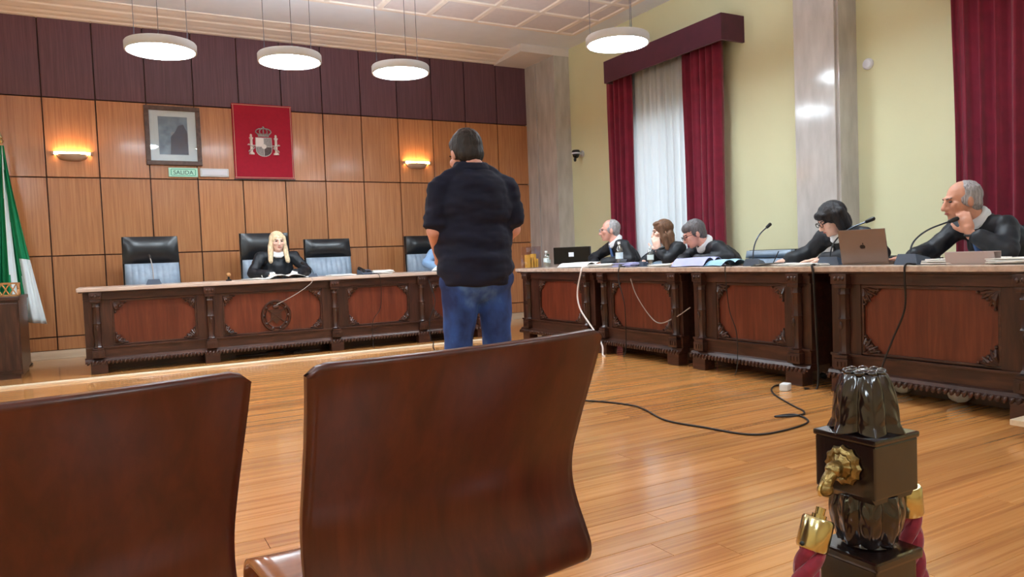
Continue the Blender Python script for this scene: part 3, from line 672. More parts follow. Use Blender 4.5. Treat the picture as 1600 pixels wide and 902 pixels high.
def person(label, hip, chest, neck, tf, head, arms, mats, hair, group=None, shoulder=.185, seated=True, glasses=None, brow='hair_dark', robe_fn=None, girth=1.0, knee=None, voxel=.0065, sleeve=(.062, .056, .066), sleeve_end=.96, fold=((14, 14, 9), .010), extras=None, collar=True, legmat='robe_black', tie=None, drop=.055):
    hip, chest, neck = Vector(hip), Vector(chest), Vector(neck)
    o = Vector((hip.x, hip.y, 0)); t = thing('person', label, 'person', o, 0, group)
    r, f, _ = frame3((tf[0], tf[1], 0)); up = (neck-hip).normalized(); ff = (f-up*f.dot(up)).normalized(); M = basis(r, ff, up)
    sh = [neck+r*s*shoulder-up*drop for s in (-1, 1)]     # left, right
    B = MB(); head.skull(B, neck)
    B.ell(chest, (.155*girth, .105*girth, .20), M); B.ell((hip+chest)/2, (.15*girth, .11*girth, .18), M); B.ell(hip, (.165*girth, .12, .12), M); B.cap(sh[0], sh[1], .058)
    B.cap(neck-up*.03, neck+up*.02, .06)
    R = MB(); R.ell(chest, (.185*girth, .135*girth, .22), M); R.ell((hip+chest)/2-up*.02, (.18*girth, .145*girth, .22), M); R.ell(hip, (.20*girth, .16, .14), M); R.cap(sh[0], sh[1], .074); R.cap(neck-up*.07-f*.02, chest, .095*girth, .13*girth)
    for s in (0, 1): R.cap(neck+(r*(-1, 1)[s])*.05-up*.02-f*.02, sh[s], .05, .066)
    for s, a in zip((0, 1), arms):
        el, wr, hd, pn, cu, sd = a; el = Vector(el); wr = Vector(wr)
        B.cap(sh[s], el, .05, .042); B.cap(el, wr, .040, .027); hand(B, wr, hd, pn, 1.05, cu, sd)
        R.cap(sh[s], el, sleeve[0]+.008, sleeve[1]); e2 = el+(wr-el)*sleeve_end
        if sleeve_end > .3: R.cap(el, e2, sleeve[1], sleeve[2])
    knees = []
    T = MB()
    for s in (-1, 1):
        hp = hip+r*s*.09
        if seated: kn = hp+f*.40+Vector((0, 0, .02)); ft = kn+f*.03; ft.z = .09
        else: kn, ft = (Vector(q) for q in knee[(s+1)//2])
        B.cap(hp, kn, .075, .052); B.cap(kn, ft, .05, .036); B.cap(ft-f*.04, ft+f*.13-Vector((0, 0, ft.z-.045)), .035, .03)
        T.cap(hp, kn, .092*girth, .075); T.cap(kn, ft+Vector((0, 0, .02)), .074, .062)
        sm = MB(); q = Vector((ft.x, ft.y, 0)); sm.ell(q+f*.05+Vector((0, 0, .04)), (.046, .13, .04), basis(r, f, Vector((0, 0, 1)))); sm.cap(q-f*.03+Vector((0, 0, .05)), q-f*.03+Vector((0, 0, .085)), .042, .044)
        sm.v = [(x-o.x, y-o.y, max(z, .002)) for x, y, z in sm.v]; sm.build('shoe', 'shoe_black', t, 1)
    T.ell(hip, (.19*girth, .15, .12), M)
    def fin(mb, name, mat, vx, it=5, fo=None):
        me = remesh(mb, vx, it, fo); me.transform(Matrix.Translation(-o)); me.materials.clear(); me.materials.append(MATS[mat]); return place(me, name, t)
    fin(B, 'body', mats[0], voxel, 3)
    fin(T, 'trousers', legmat, .012, 5, ((9, 9, 6), .010))
    if robe_fn: robe_fn(R, r, f, up, sh)
    fin(R, mats[2] if len(mats) > 2 else 'robe', mats[1], .010, 4, fold)
    Hh = MB(); hair[0](Hh, head); fin(Hh, 'hair', hair[1], .006, 3, ((60, 60, 12), .003))
    head.features(t, brow, o)
    if glasses: head.glasses(t, o, glasses)
    if collar:
        c = MB(); nb = neck+up*.012
        c.tube([nb+up*.012+(r*cos(a)+ff*sin(a))*.066-up*.018*sin(a) for a in [2*pi*k/20 for k in range(21)]], .02, 8); c.tube([nb-up*.012+(r*cos(a)+ff*sin(a))*.074-up*.022*sin(a) for a in [2*pi*k/20 for k in range(21)]], .02, 8)
        fr = chest+ff*.125*girth
        c.add([nb-r*.04+f*.05, nb+r*.04+f*.05, fr+r*.035+up*.0, fr-r*.035, nb-r*.04+f*.03, nb+r*.04+f*.03, fr+r*.035-ff*.03, fr-r*.035-ff*.03], [(0, 1, 2, 3), (7, 6, 5, 4), (0, 4, 5, 1), (1, 5, 6, 2), (2, 6, 7, 3), (3, 7, 4, 0)])
        fin(c, 'shirt_collar', collar if isinstance(collar, str) else 'shirt_white', .007, 3)
        if tie:
            m = MB(); m.cap(nb+f*.075-up*.03, fr+ff*.03+up*.02, .014, .026); fin(m, 'tie', tie, .006, 2)
    if extras: extras(t, o, fin, r, f, up, sh, head)
    return t
# ---- hair styles
def hair_short(mb, h, rec=.0, side=True):
    h.e(mb, 0, -.022, .034, (.083, .098, .094)); h.e(mb, 0, .02-rec, .066, (.070, .072, .05)); h.e(mb, 0, -.05, -.02, (.074, .06, .07))
    if side:
        for q in (-1, 1): h.e(mb, q*.062, -.02, .01, (.022, .055, .05))
def hair_receding(mb, h):
    h.e(mb, 0, -.032, .030, (.082, .090, .088)); h.e(mb, 0, -.055, -.02, (.073, .055, .065))
    for q in (-1, 1): h.e(mb, q*.062, -.012, .004, (.020, .05, .045))
def hair_bob(mb, h):
    h.e(mb, 0, -.018, .040, (.100, .112, .100)); h.e(mb, 0, .075, .062, (.072, .034, .036)); h.e(mb, 0, -.055, -.04, (.092, .07, .10))
    for q in (-1, 1): mb.cap(h.p(q*.078, .0, .04), h.p(q*.082, -.0, -.085), .034*h.k, .026*h.k); mb.cap(h.p(q*.078, -.04, .04), h.p(q*.07, -.05, -.095), .04*h.k, .03*h.k)
def hair_long(front=True, length=.24, fr=.085):
    def fn(mb, h):
        h.e(mb, 0, -.02, .036, (.092, .105, .094)); h.e(mb, 0, -.05, -.03, (.085, .065, .10)); h.e(mb, 0, fr-.055, .085, (.064, .06, .03))
        for q in (-1, 1):
            mb.cap(h.p(q*.07, .015, .05), h.p(q*.080, .01, -.06), .028, .03); a = h.p(q*.082, .0, -.06); b = a+Vector((0, 0, -length*.8))+h.f*(.05 if front else -.03)+h.r*q*.02
            mb.cap(a, b, .036, .026); mb.cap(h.p(q*.05, -.06, -.05), h.p(q*.07, -.07, -.05)+Vector((0, 0, -length*.9)), .05, .035)
        mb.cap(h.p(0, -.07, -.05), h.p(0, -.08, -.05)+Vector((0, 0, -length*.9)), .05, .035)
    return fn
DN = (0, 0, -1)
# ---- the standing man
F0 = Vector((.10, .995, 0)).normalized(); R0 = Vector((F0.y, -F0.x, 0)); P0 = Vector((1.70, 3.47, 0))
def L(r, f, z): return P0+R0*r+F0*f+Vector((0, 0, z))
def polo(Rm, r, f, up, sh):
    Rm.v = []; Rm.f = []; Rm.m = []
    MM = basis(R0, F0, Vector((0, 0, 1)))
    Rm.ell(L(0, -.02, 1.30), (.205, .145, .20), MM, 24, 16); Rm.ell(L(0, .02, 1.10), (.212, .18, .22), MM, 24, 16); Rm.ell(L(0, .01, .97), (.208, .17, .16), MM, 24, 16)
    Rm.lathe([(.16, .865), (.195, .875), (.205, .93), (.212, 1.02), (.16, 1.06)], 28, (P0.x, P0.y, 0), mod=lambda a, z: 1-.12*abs(sin(a-.1))); Rm.cap(L(-.145, -.01, 1.385), L(.145, -.01, 1.385), .078)
    for s in (-1, 1):
        Rm.cap(L(s*.045, -.01, 1.475), L(s*.165, -.01, 1.385), .048, .072); Rm.cap(L(s*.175, -.01, 1.37), L(s*.208, .0, 1.22), .080, .072); Rm.lathe([(.04, 0), (.074, 0), (.07, .05)], 16, L(s*.208, .0, 1.185))
def polo_extra(t, o, fin, r, f, up, sh, h):
    c = MB(); pts = [L(.074*cos(a), .012+.074*sin(a), 1.505+.012*sin(a)) for a in [2*pi*k/20 for k in range(21)]]
    c.tube(pts, .02, 8); c.tube([p+Vector((0, 0, -.018))+(p-L(0, .012, p.z))*.12 for p in pts], .02, 8)
    fin(c, 'polo_collar', 'shirt_navy', .007, 2)
hd = Head(L(-.012, .055, 1.572), F0*.92+Vector((-.12, 0, -.30)), (0, 0, 1), 1.02)
person('heavy-set man standing with bowed head in navy polo shirt and blue jeans', L(0, 0, .90), L(0, 0, 1.25), L(0, -.005, 1.475), F0, hd,
       [(L(-.222, .0, 1.165), L(-.13, .20, 1.00), (.75, .6, -.2), (0, 1, 0), .5, 1), (L(.222, .0, 1.165), L(.12, .20, 1.00), (-.75, .6, -.2), (0, 1, 0), .5, -1)],
       ('skin_pink', 'shirt_navy', 'polo_shirt'), (hair_short, 'hair_dark'), shoulder=.15, drop=.10, seated=False, girth=1.12, robe_fn=polo, extras=polo_extra, collar=False, legmat='denim',
       knee=[(L(-.115, .02, .48), L(-.13, -.02, .09)), (L(.115, .02, .48), L(.13, -.02, .09))], fold=((7, 7, 19), .013))
# ---- the judge
hd = Head((1.80, 9.08, 1.305), (.06, -1, -.02), k=1.0)
def lace(t, o, fin, r, f, up, sh, h):
    for (a, b) in (((1.60, 8.84, .905), (1.66, 8.80, .905)), ((1.98, 8.84, .905), (1.92, 8.80, .905))):
        c = MB(); c.cap(a, b, .042, .046); fin(c, 'lace_cuff', 'lace', .008, 2, ((40, 40, 40), .012))
person('blonde woman judge in black robe seated at the bench with clasped hands', (1.80, 9.30, .56), (1.80, 9.20, .95), (1.80, 9.12, 1.17), (.0, -1), hd,
       [((2.12, 9.02, .935), (1.94, 8.82, .905), (-.7, -.7, 0), DN, .4, 1), ((1.48, 9.02, .935), (1.64, 8.82, .905), (.7, -.7, 0), DN, .4, -1)],
       ('skin_light', 'robe_black', 'robe'), (hair_long(True, .22, .055), 'hair_blonde'), shoulder=.20, brow='hair_brown', extras=lace, girth=1.1)
# ---- clerk mostly hidden behind the standing man
hd = Head((4.02, 9.05, 1.27), (-.2, -1, -.3))
person('seated court clerk in grey-blue shirt almost hidden behind the standing man', (4.02, 9.28, .56), (4.0, 9.18, .93), (4.02, 9.09, 1.145), (-.1, -1), hd,
       [((4.32, 9.0, .93), (4.15, 8.85, .90), (-.7, -.7, 0), DN, .4, 1), ((3.70, 9.05, .97), (3.80, 8.84, .90), (.5, -.8, 0), DN, .4, -1)],
       ('skin_light', 'shirt_blue', 'shirt'), (hair_short, 'hair_dark'))
# ---- grey-haired man nearest the corner
hd = Head((4.95, 6.66, 1.268), (-.86, .50, -.04), k=1.03)
person('grey-haired man in dark robe and blue tie seated nearest the corner pilaster', (5.30, 6.55, .56), (5.12, 6.58, .93), (5.00, 6.625, 1.135), (-.95, .3), hd,
       [((4.98, 6.33, .94), (4.76, 6.52, .90), (-.5, .8, 0), DN, .3, 1), ((4.98, 7.05, .95), (4.82, 6.80, .90), (-.5, -.6, 0), DN, .3, -1)],
       ('skin_pink', 'robe_black', 'robe'), (hair_receding, 'hair_grey'), glasses='steel', brow='hair_grey', tie='tie_blue', girth=1.05)
# ---- long-haired woman, hand at chin
hd = Head((4.95, 5.77, 1.212), (-.82, .52, -.12), k=.97)
person('woman with long brown hair resting her chin on her hand', (5.28, 5.74, .56), (5.10, 5.74, .90), (5.00, 5.745, 1.08), (-.95, .25), hd,
       [((4.86, 5.58, .93), (4.85, 5.73, 1.02), (-.05, .18, 1), (.5, .75, 0), .9, 1), ((4.96, 6.02, .93), (4.76, 5.86, .90), (-.5, -.6, 0), DN, .4, -1)],
       ('skin_light', 'robe_black', 'robe'), (hair_long(False, .22), 'hair_brown'), sleeve=(.062, .058, .055), sleeve_end=.7, brow='hair_brown')
# ---- man looking down with glasses
hd = Head((4.80, 5.15, 1.165), (-.80, .46, -.42), k=1.04)
person('man with grey hair and glasses looking down at his papers', (5.32, 5.06, .56), (5.10, 5.08, .88), (4.89, 5.11, 1.06), (-.95, .25), hd,
       [((4.90, 4.80, .94), (4.72, 5.04, .90), (-.6, .7, 0), DN, .4, 1), ((4.90, 5.37, .94), (4.72, 5.25, .90), (-.7, -.3, 0), DN, .4, -1)],
       ('skin_pink', 'robe_black', 'robe'), (hair_short, 'hair_steel'), glasses='black_plastic', tie='robe_satin', girth=1.08)
# ---- woman with the black bob, writing
hd = Head((4.80, 3.665, 1.205), (-.78, .42, -.40), k=1.0)
person('woman with black bobbed hair in black robe writing at the desk', (5.20, 3.60, .56), (5.02, 3.62, .92), (4.87, 3.64, 1.095), (-.95, .2), hd,
       [((4.90, 3.34, .94), (4.74, 3.70, .90), (-.45, .8, 0), DN, .3, 1), ((4.90, 3.95, .96), (4.75, 4.02, .905), (-.5, .6, -.1), DN, .7, -1)],
       ('skin_light', 'robe_black', 'robe'), (hair_bob, 'hair_black'), glasses='black_plastic', brow='hair_black', sleeve=(.066, .064, .06), shoulder=.20, drop=.03)
# ---- man resting his face on his hand
hd = Head((4.90, 2.765, 1.268), (-.84, .52, -.10), k=1.10)
def watch(t, o, fin, r, f, up, sh, h):
    c = MB(); c.tube([Vector((4.797, 2.65, 1.045))+Vector((cos(a)*.034, sin(a)*.034, .008*cos(a))) for a in [2*pi*k/14 for k in range(15)]], .009, 6)
    fin(c, 'wristwatch', 'black_plastic', .005, 1)
person('balding grey man in dark robe resting his cheek on his hand', (5.30, 2.62, .56), (5.12, 2.64, .95), (4.985, 2.72, 1.145), (-.95, .25), hd,
       [((4.84, 2.46, .93), (4.795, 2.66, 1.055), (.0, .30, 1), (.75, .5, .1), .75, 1), ((4.93, 2.99, .945), (4.74, 3.03, .90), (-.5, .6, 0), DN, .35, -1)],
       ('skin_tan', 'robe_black', 'robe'), (hair_receding, 'hair_grey'), brow='hair_steel', sleeve=(.060, .064, .058), sleeve_end=.72, girth=1.12, shoulder=.19, drop=.07, extras=watch, collar='shirt_white', tie='tie_blue')

# ================================================================== THINGS ON THE DESKS
ZT0 = H_TOP+.001
def mic(x, y, rz, tip, label, z=ZT0, stem='dark_steel', s=1.0, base=True):
    """gooseneck microphone: base at (x,y), tip = world position of the capsule"""
    t = thing('gooseneck_microphone', label, 'microphone', (x, y, z), rz, 'gooseneck microphones')
    m = MB(); m.add([(-.075*s, -.06*s, 0), (.075*s, -.06*s, 0), (.075*s, .07*s, 0), (-.075*s, .07*s, 0), (-.055*s, -.03*s, .035*s), (.055*s, -.03*s, .035*s), (.055*s, .06*s, .055*s), (-.055*s, .06*s, .055*s)],
                    [(3, 2, 1, 0), (4, 5, 6, 7), (0, 1, 5, 4), (1, 2, 6, 5), (2, 3, 7, 6), (3, 0, 4, 7)]); m.build('base', 'grey_plastic', t)
    MB().box(-.02*s, .02*s, -.02*s, .02*s, .036*s, .052*s, .003).build('button', 'black_plastic', t)
    Mi = Matrix.Rotation(-rz, 3, 'Z'); tp = Mi@(Vector(tip)-Vector((x, y, z)))
    st = Vector((0, .045*s, .045*s)); d = tp-st
    pth = bez([st, st+Vector((d.x*.12, d.y*.12, d.z*.42)), st+Vector((d.x*.45, d.y*.45, d.z*.75)), tp], 8)
    MB().tube(pth, .0055, 7).build('gooseneck', stem, t, 1)
    MB().cap(pth[-2], pth[-1]+(pth[-1]-pth[-2]).normalized()*.025, .013, .015).build('capsule', 'black_plastic', t, 1)
    return t
mic(.42, 8.75, pi, (.40, 8.80, 1.16), 'gooseneck microphone before the empty chair at the bench\'s left end', stem='cable_grey')
mic(4.60, 4.24, pi/2+.3, (4.76, 4.24, 1.185), 'gooseneck microphone standing left of the woman with the black bob')
mic(4.58, 3.50, pi/2+.2, (4.72, 3.30, 1.175), 'gooseneck microphone leaning over towards the laptop', s=1.1)
mic(4.55, 2.86, pi/2-.2, (4.74, 2.73, 1.14), 'gooseneck microphone before the man resting his face on his hand', s=1.25)
mic(2.14, 8.78, pi-.3, (2.06, 8.95, 1.03), 'small gooseneck microphone beside the judge\'s elbow', s=.7)
mic(4.66, 5.72, pi/2, (4.80, 5.62, 1.04), 'gooseneck microphone before the woman with long brown hair', s=.9)
def sheets(x, y, w, d, rz, label, mat='paper', n=3, z=ZT0, h=.006, cat='papers', name='paper_stack'):
    t = thing(name, label, cat, (x, y, z), rz)
    for k in range(n):
        a = random.uniform(-.12, .12) if n > 1 else 0; ox, oy = random.uniform(-.015, .015), random.uniform(-.015, .015)
        b = MB().sheet(lambda u, v: ((u-.5)*w, (v-.5)*d, k*h+.004*sin(u*3+k)*sin(v*4+k)+.004), 8, 6, h*.8, (0, 0, 1)); b.xf(Matrix.Translation((ox, oy, 0))@Matrix.Rotation(a, 4, 'Z')); b.build('sheet', mat, t, 1)
    return t
def openbook(x, y, w, d, rz, label, mat='paper', z=ZT0, cat='papers', hump=.035):
    t = thing('open_dossier', label, cat, (x, y, z), rz)
    MB().box(-w/2-.006, w/2+.006, -d/2-.006, d/2+.006, 0, .004).build('cover', 'black_plastic', t)
    for s in (-1, 1):
        MB().sheet(lambda u, v: (s*u*w/2, (v-.5)*d, .005+hump*(sin(pi*min(1, u*1.0+.12))**.8)*(1-.25*u)+.004*sin(v*5)), 10, 6, .004, (0, 0, 1)).build('page_block', mat, t, 1)
    return t
openbook(1.78, 8.62, .46, .30, 0, 'open papers and folders before the judge', 'lattice_wood' if False else 'paper', hump=.04)
sheets(1.46, 8.64, .2, .28, .2, 'loose white sheets left of the judge', n=2)
sheets(2.42, 8.60, .30, .21, .1, 'white sheets lying before the middle empty chair', n=2)
sheets(2.96, 8.72, .26, .22, -.2, 'stack of white documents beside the desk telephone', n=5, h=.008)
openbook(3.80, 8.62, .34, .25, .1, 'bundle of white papers in front of the hidden clerk', hump=.06)
t = thing('desk_telephone', 'grey-blue desk telephone on the judges\' bench', 'telephone', (2.76, 8.70, ZT0), .1)
m = MB(); m.add([(-.08, -.09, 0), (.08, -.09, 0), (.08, .09, 0), (-.08, .09, 0), (-.08, -.09, .02), (.08, -.09, .02), (.08, .09, .06), (-.08, .09, .06)], [(3, 2, 1, 0), (4, 5, 6, 7), (0, 1, 5, 4), (1, 2, 6, 5), (2, 3, 7, 6), (3, 0, 4, 7)]); m.build('body', 'grey_plastic', t)
m = MB(); m.tube(bez([(-.055, -.075, .055), (-.055, -.03, .062), (-.055, .04, .078), (-.055, .08, .085)], 4), .014, 8); m.ell((-.055, -.07, .045), (.022, .024, .016)); m.ell((-.055, .075, .075), (.022, .024, .018)); m.build('handset', 'black_plastic', t, 1)
m = MB()
for i in range(3):
    for j in range(4): m.box(-.005+i*.022, .011+i*.022, -.06+j*.02, -.046+j*.02, .026+j*.0044, .034+j*.0044)
m.build('keypad', 'black_plastic', t)
t = thing('wooden_bell', 'small round wooden knob standing on the judges\' bench', 'desk bell', (1.175, 8.70, ZT0))
MB().lathe([(.001, 0), (.032, 0), (.032, .012), (.012, .02), (.010, .05)], 14).build('base', 'black_plastic', t, 1); MB().ell((0, 0, .068), (.026, .026, .024)).build('ball', 'lattice_wood', t, 1)
# right wing
def bottle(x, y, label, h=.22, r=.033, cap='cap_white', z=ZT0):
    t = thing('water_bottle', label, 'bottle', (x, y, z), 0, 'plastic water bottles')
    k = h/.22
    MB().lathe([(.001, 0), (r*.9, 0), (r, .008*k), (r, .06*k), (r*.92, .075*k), (r, .09*k), (r, .135*k), (r*.8, .165*k), (.013, .19*k), (.013, .20*k), (.001, .20*k)], 20).build('bottle_body', 'clear_plastic', t, 1)
    MB().lathe([(r+.001, .07*k), (r+.001, .125*k)], 20, closed=False).build('label_band', 'bottle_label', t, 1)
    MB().lathe([(.001, .198*k), (.016, .198*k), (.016, .22*k), (.001, .22*k)], 14).build('cap', cap, t, 1)
bottle(4.66, 7.57, 'clear water bottle beside the black monitor', .20)
bottle(4.75, 7.79-.12, 'dark green capped bottle hidden between the water bottle and acrylic box', .16, .03, 'cap_green')
bottle(4.60, 6.04, 'clear water bottle before the grey-haired man', .26, .038)
bottle(4.66, 5.62, 'clear water bottle before the long-haired woman', .20, .032)
t = thing('acrylic_box', 'clear acrylic box holding yellow card near the standing man', 'box', (4.50, 7.66, ZT0))
m = MB()
for a in ((-.10, .10, -.07, -.066), (-.10, .10, .066, .07), (-.10, -.096, -.066, .066), (.096, .10, -.066, .066)): m.box(a[0], a[1], a[2], a[3], 0, .26)
m.box(-.096, .096, -.066, .066, 0, .004); m.build('box_walls', 'acrylic', t)
for k, (hh, xx) in enumerate(((.16, -.05), (.13, -.01), (.17, .03), (.11, .06))): MB().box(xx-.012, xx+.012, -.05, .05, .005, hh, .003).build('card', 'amber_liquid', t)
t = thing('monitor', 'flat black computer monitor turned away beside the corner pilaster', 'monitor', (4.86, 7.30, ZT0), -pi/2+.45)
MB().box(-.25, .25, -.02, .02, .03, .235, .008).build('screen_case', 'screen_black', t); MB().box(-.05, .05, .018, .05, .06, .12, .006).build('rear_hub', 'black_plastic', t)
MB().box(-.02, .02, .02, .05, .008, .10).build('stand', 'black_plastic', t); MB().box(-.10, .10, -.06, .08, 0, .01, .003).build('stand_foot', 'black_plastic', t)
MB().box(-.035, .035, -.0225, -.02, .12, .17).build('sticker', 'sign_white', t)
openbook(4.60, 6.74, .34, .46, .15, 'bundle of white papers under the grey-haired man\'s arm', hump=.05)
sheets(4.58, 6.28, .26, .30, .5, 'white sheets beside the tall water bottle', n=4, h=.008)
sheets(4.60, 5.86, .24, .26, .2, 'crumpled white papers before the long-haired woman', n=4, h=.01, mat='paper_lilac')
sheets(4.62, 5.30, .26, .30, .3, 'white notes before the man looking down', n=3)
openbook(4.58, 4.88, .36, .34, .2, 'lilac bundle of papers right of the man looking down', 'paper_lilac', hump=.075)
openbook(4.60, 4.56, .30, .26, -.2, 'pale blue folder of papers next to the microphone base', 'paper_blue', hump=.05)
t = thing('tissue_holder', 'black angular desk stand between the water bottles', 'stand', (4.52, 5.86, ZT0), .4)
MB().prism([(-.05, 0), (.05, 0), (.02, .07), (-.02, .07)], -.04, .04).build('body', 'black_plastic', t); MB().prism([(-.012, .07), (.012, .07), (.004, .076), (-.004, .076)], -.035, .035).build('slot', 'grey_plastic', t)
sheets(4.60, 3.94, .30, .34, .1, 'white page being written on by the woman with the bob', n=2)
openbook(4.52, 4.02, .20, .20, .3, 'dark flat folder at the desk edge left of the writing woman', 'cable_black', hump=.012)
sheets(4.47, 3.60, .18, .24, .0, 'white pages under the microphone base near the laptop', n=2)
t = thing('ballpoint_pen', 'thin dark pen held by the writing woman', 'pen', (4.655, 4.105, .905)); MB().cap((0, 0, -.02), (.03, -.03, .07), .004, .004, 6).build('barrel', 'black_plastic', t, 1); MB().cap((-.006, .006, -.034), (0, 0, -.02), .0015, .004, 6).build('tip', 'steel', t, 1)
# laptop seen from the back of its lid
t = thing('laptop', 'open brownish metal laptop seen from behind its lid', 'laptop', (4.55, 3.22, ZT0), -pi/2+.12)
MB().box(-.165, .165, .0, .235, 0, .016, .004).build('keyboard_base', 'laptop_metal', t)
MB().box(-.15, .15, .02, .13, .016, .0175).build('keys', 'black_plastic', t)
lid = MB(); lid.box(-.165, .165, -.004, .004, 0, .235, .003); lid.xf(Matrix.Translation((0, -.002, .012))@Matrix.Rotation(radians(12), 4, 'X')); lo = lid.build('lid', 'laptop_metal', t)
lg = MB(); lg.lathe([(.001, 0), (.014, 0), (.014, .0012), (.001, .0012)], 16, (-.005, -.0045, .115), (0, -1, 0)); lg.lathe([(.001, 0), (.013, 0), (.013, .0012), (.001, .0012)], 16, (.006, -.0045, .115), (0, -1, 0)); lg.ell((.004, -.005, .136), (.004, .001, .007)); lg.xf(Matrix.Translation((0, -.002, .012))@Matrix.Rotation(radians(12), 4, 'X')); lg.build('lid_mark', 'laptop_mark', lo, 1)
t = thing('name_plate', 'blank pinkish folded card box at the right end of the wing desk', 'name plate', (4.44, 2.46, ZT0), -pi/2)
m = MB(); m.prism([(-.14, 0), (.14, 0), (.14, .075), (-.14, .075)], -.002, .002); m.xf(Matrix.Rotation(radians(14), 4, 'X')); m.build('front_face', 'cardboard', t)
m = MB(); m.box(-.14, .14, -.012, .06, .071, .075); m.build('top_face', 'cardboard', t); m = MB(); m.box(-.14, .14, .056, .06, 0, .071); m.build('rear_face', 'cardboard', t)
sheets(4.60, 2.58, .30, .36, .1, 'white papers behind the folded card box', n=4, h=.008)
sheets(4.50, 2.20, .20, .30, .2, 'white papers at the extreme right end of the wing worktop', n=4, h=.008)

# ---- cables
def cable(label, pts, r=.005, mat='cable_black', n=8):
    o = MB().tube(bez(pts, n), r, 6).build('cable', mat, None, 1); return tag(o, label, 'cable')
cable('white cable hanging in a curve from the wing worktop to the floor', [(4.45, 6.33, .872), (4.345, 6.33, .874), (4.315, 6.34, .80), (4.31, 6.40, .60), (4.31, 6.35, .43), (4.30, 6.13, .25), (4.28, 5.95, .10), (4.25, 5.9, .008), (4.2, 5.8, .008)], .009, 'cable_white')
cable('thin black cable hanging down the panel of the second wing desk', [(4.40, 5.70, .871), (4.33, 5.69, .872), (4.318, 5.69, .74), (4.31, 5.60, .50), (4.31, 5.60, .12), (4.28, 5.6, .007)])
cable('grey cable drooping diagonally across the second wing desk', [(4.36, 5.56, .76), (4.35, 5.47, .61), (4.345, 5.30, .44), (4.35, 5.15, .36), (4.36, 4.95, .42), (4.36, 4.75, .52)], .005, 'cable_grey')
cable('thin black cable hanging down the panel of the third wing desk', [(4.40, 4.30, .871), (4.33, 4.30, .872), (4.32, 4.29, .76), (4.34, 4.28, .52), (4.33, 4.2, .34), (4.31, 4.18, .1), (4.28, 4.18, .007)], .004)
cable('dark cable hanging down the panel of the nearest wing desk', [(4.45, 2.80, .871), (4.335, 2.79, .872), (4.32, 2.79, .80), (4.335, 2.80, .60), (4.33, 2.88, .40), (4.31, 2.93, .25), (4.28, 2.98, .05), (4.3, 3.0, .007)], .006)
cable('black cable dropping through the gap beside the third wing desk', [(4.42, 3.49, .871), (4.335, 3.48, .872), (4.32, 3.46, .80), (4.34, 3.46, .40), (4.33, 3.45, .02), (4.25, 3.5, .007)], .009)
cable('long black cable snaking across the plank floor', [(2.5, 4.6, .006), (2.86, 4.09, .006), (2.97, 3.83, .006), (2.95, 3.65, .006), (2.86, 3.35, .006), (2.91, 3.09, .006), (2.98, 2.83, .006), (3.15, 2.77, .006), (3.45, 2.82, .006), (3.55, 2.99, .006), (3.42, 3.03, .006), (3.54, 2.955, .009), (3.66, 3.02, .006), (3.76, 3.20, .006), (3.96, 3.52, .006), (4.16, 3.69, .006), (4.30, 3.69, .006)], .006)
cable('thin black cable hanging down the right panel of the judges\' bench', [(2.75, 8.50, .871), (2.80, 8.36, .872), (2.82, 8.345, .78), (2.84, 8.40, .62), (2.82, 8.41, .45), (2.72, 8.40, .30), (2.7, 8.36, .02), (2.7, 8.3, .007)], .004)
cable('light cable slanting across the central panel of the judges\' bench', [(2.02, 8.36, .872), (2.0, 8.348, .80), (1.82, 8.37, .68), (1.62, 8.40, .58)], .004, 'cable_grey')
cable('thin cable running from the judges\' bench to the floor by the standing man', [(3.45, 8.40, .78), (3.50, 8.33, .5), (3.42, 8.33, .28), (3.40, 8.28, .05), (3.34, 8.05, .036), (3.25, 7.85, .006), (3.05, 7.3, .006)], .006)
cable('tangle of dark cables under the judges\' bench centre', [(1.2, 8.62, .02), (1.5, 8.5, .03), (1.45, 8.7, .02), (1.7, 8.55, .05), (1.65, 8.45, .02), (1.9, 8.6, .03), (1.8, 8.42, .02), (2.1, 8.5, .02)], .012)
t = thing('power_plug', 'crumpled pale plug adaptor at the end of the floor cable', 'plug', (4.13, 3.56, 0), .4)
MB().box(-.045, .045, -.03, .03, .0, .05, .012).build('body', 'cap_white', t); MB().cap((.05, 0, .03), (.09, .02, .02), .012, .008).build('strain_relief', 'cable_black', t, 1)
for k, (x, y, rz) in enumerate(((4.62, 3.00, .2), (4.60, 2.62, .5))):
    t = thing('paper_bag', ('white crumpled bag on the floor under the nearest wing desk, beside the post', 'smaller white crumpled bag on the floor under the nearest wing desk')[k], 'bag', (x, y, 0), rz)
    b = MB(); b.ell((0, 0, .07), (.09, .07, .07), None, 16, 10); b.v = [(v[0]*(1+.25*noise.noise(Vector(v)*30)), v[1]*(1+.25*noise.noise(Vector(v)*25)), max(.001, v[2])) for v in b.v]; b.build('bag_body', 'cap_white', t, 1)
    MB().lathe([(.018, .13), (.012, .145), (.03, .17), (.026, .172), (.008, .146)], 12, mod=lambda a, z: 1+.2*sin(5*a)).build('bag_neck', 'cap_white', t, 1)
o = MB().profx([(1.2, .045), (2.15, .045), (2.19, .06), (2.19, .085), (1.2, .085)], 4.02, 4.32)
t = thing('floor_step', 'pale wooden step corner at the right edge beside the nearest wing desk', 'step', (0, 0, 0))
MB().box(3.98, 4.31, 1.15, 2.02, .06, .09, .006).build('tread', 'nosing_wood', t)
for y in (1.25, 1.85): MB().box(4.06, 4.27, y-.03, y+.03, 0, .06).build('bearer', 'desk_wood', t)

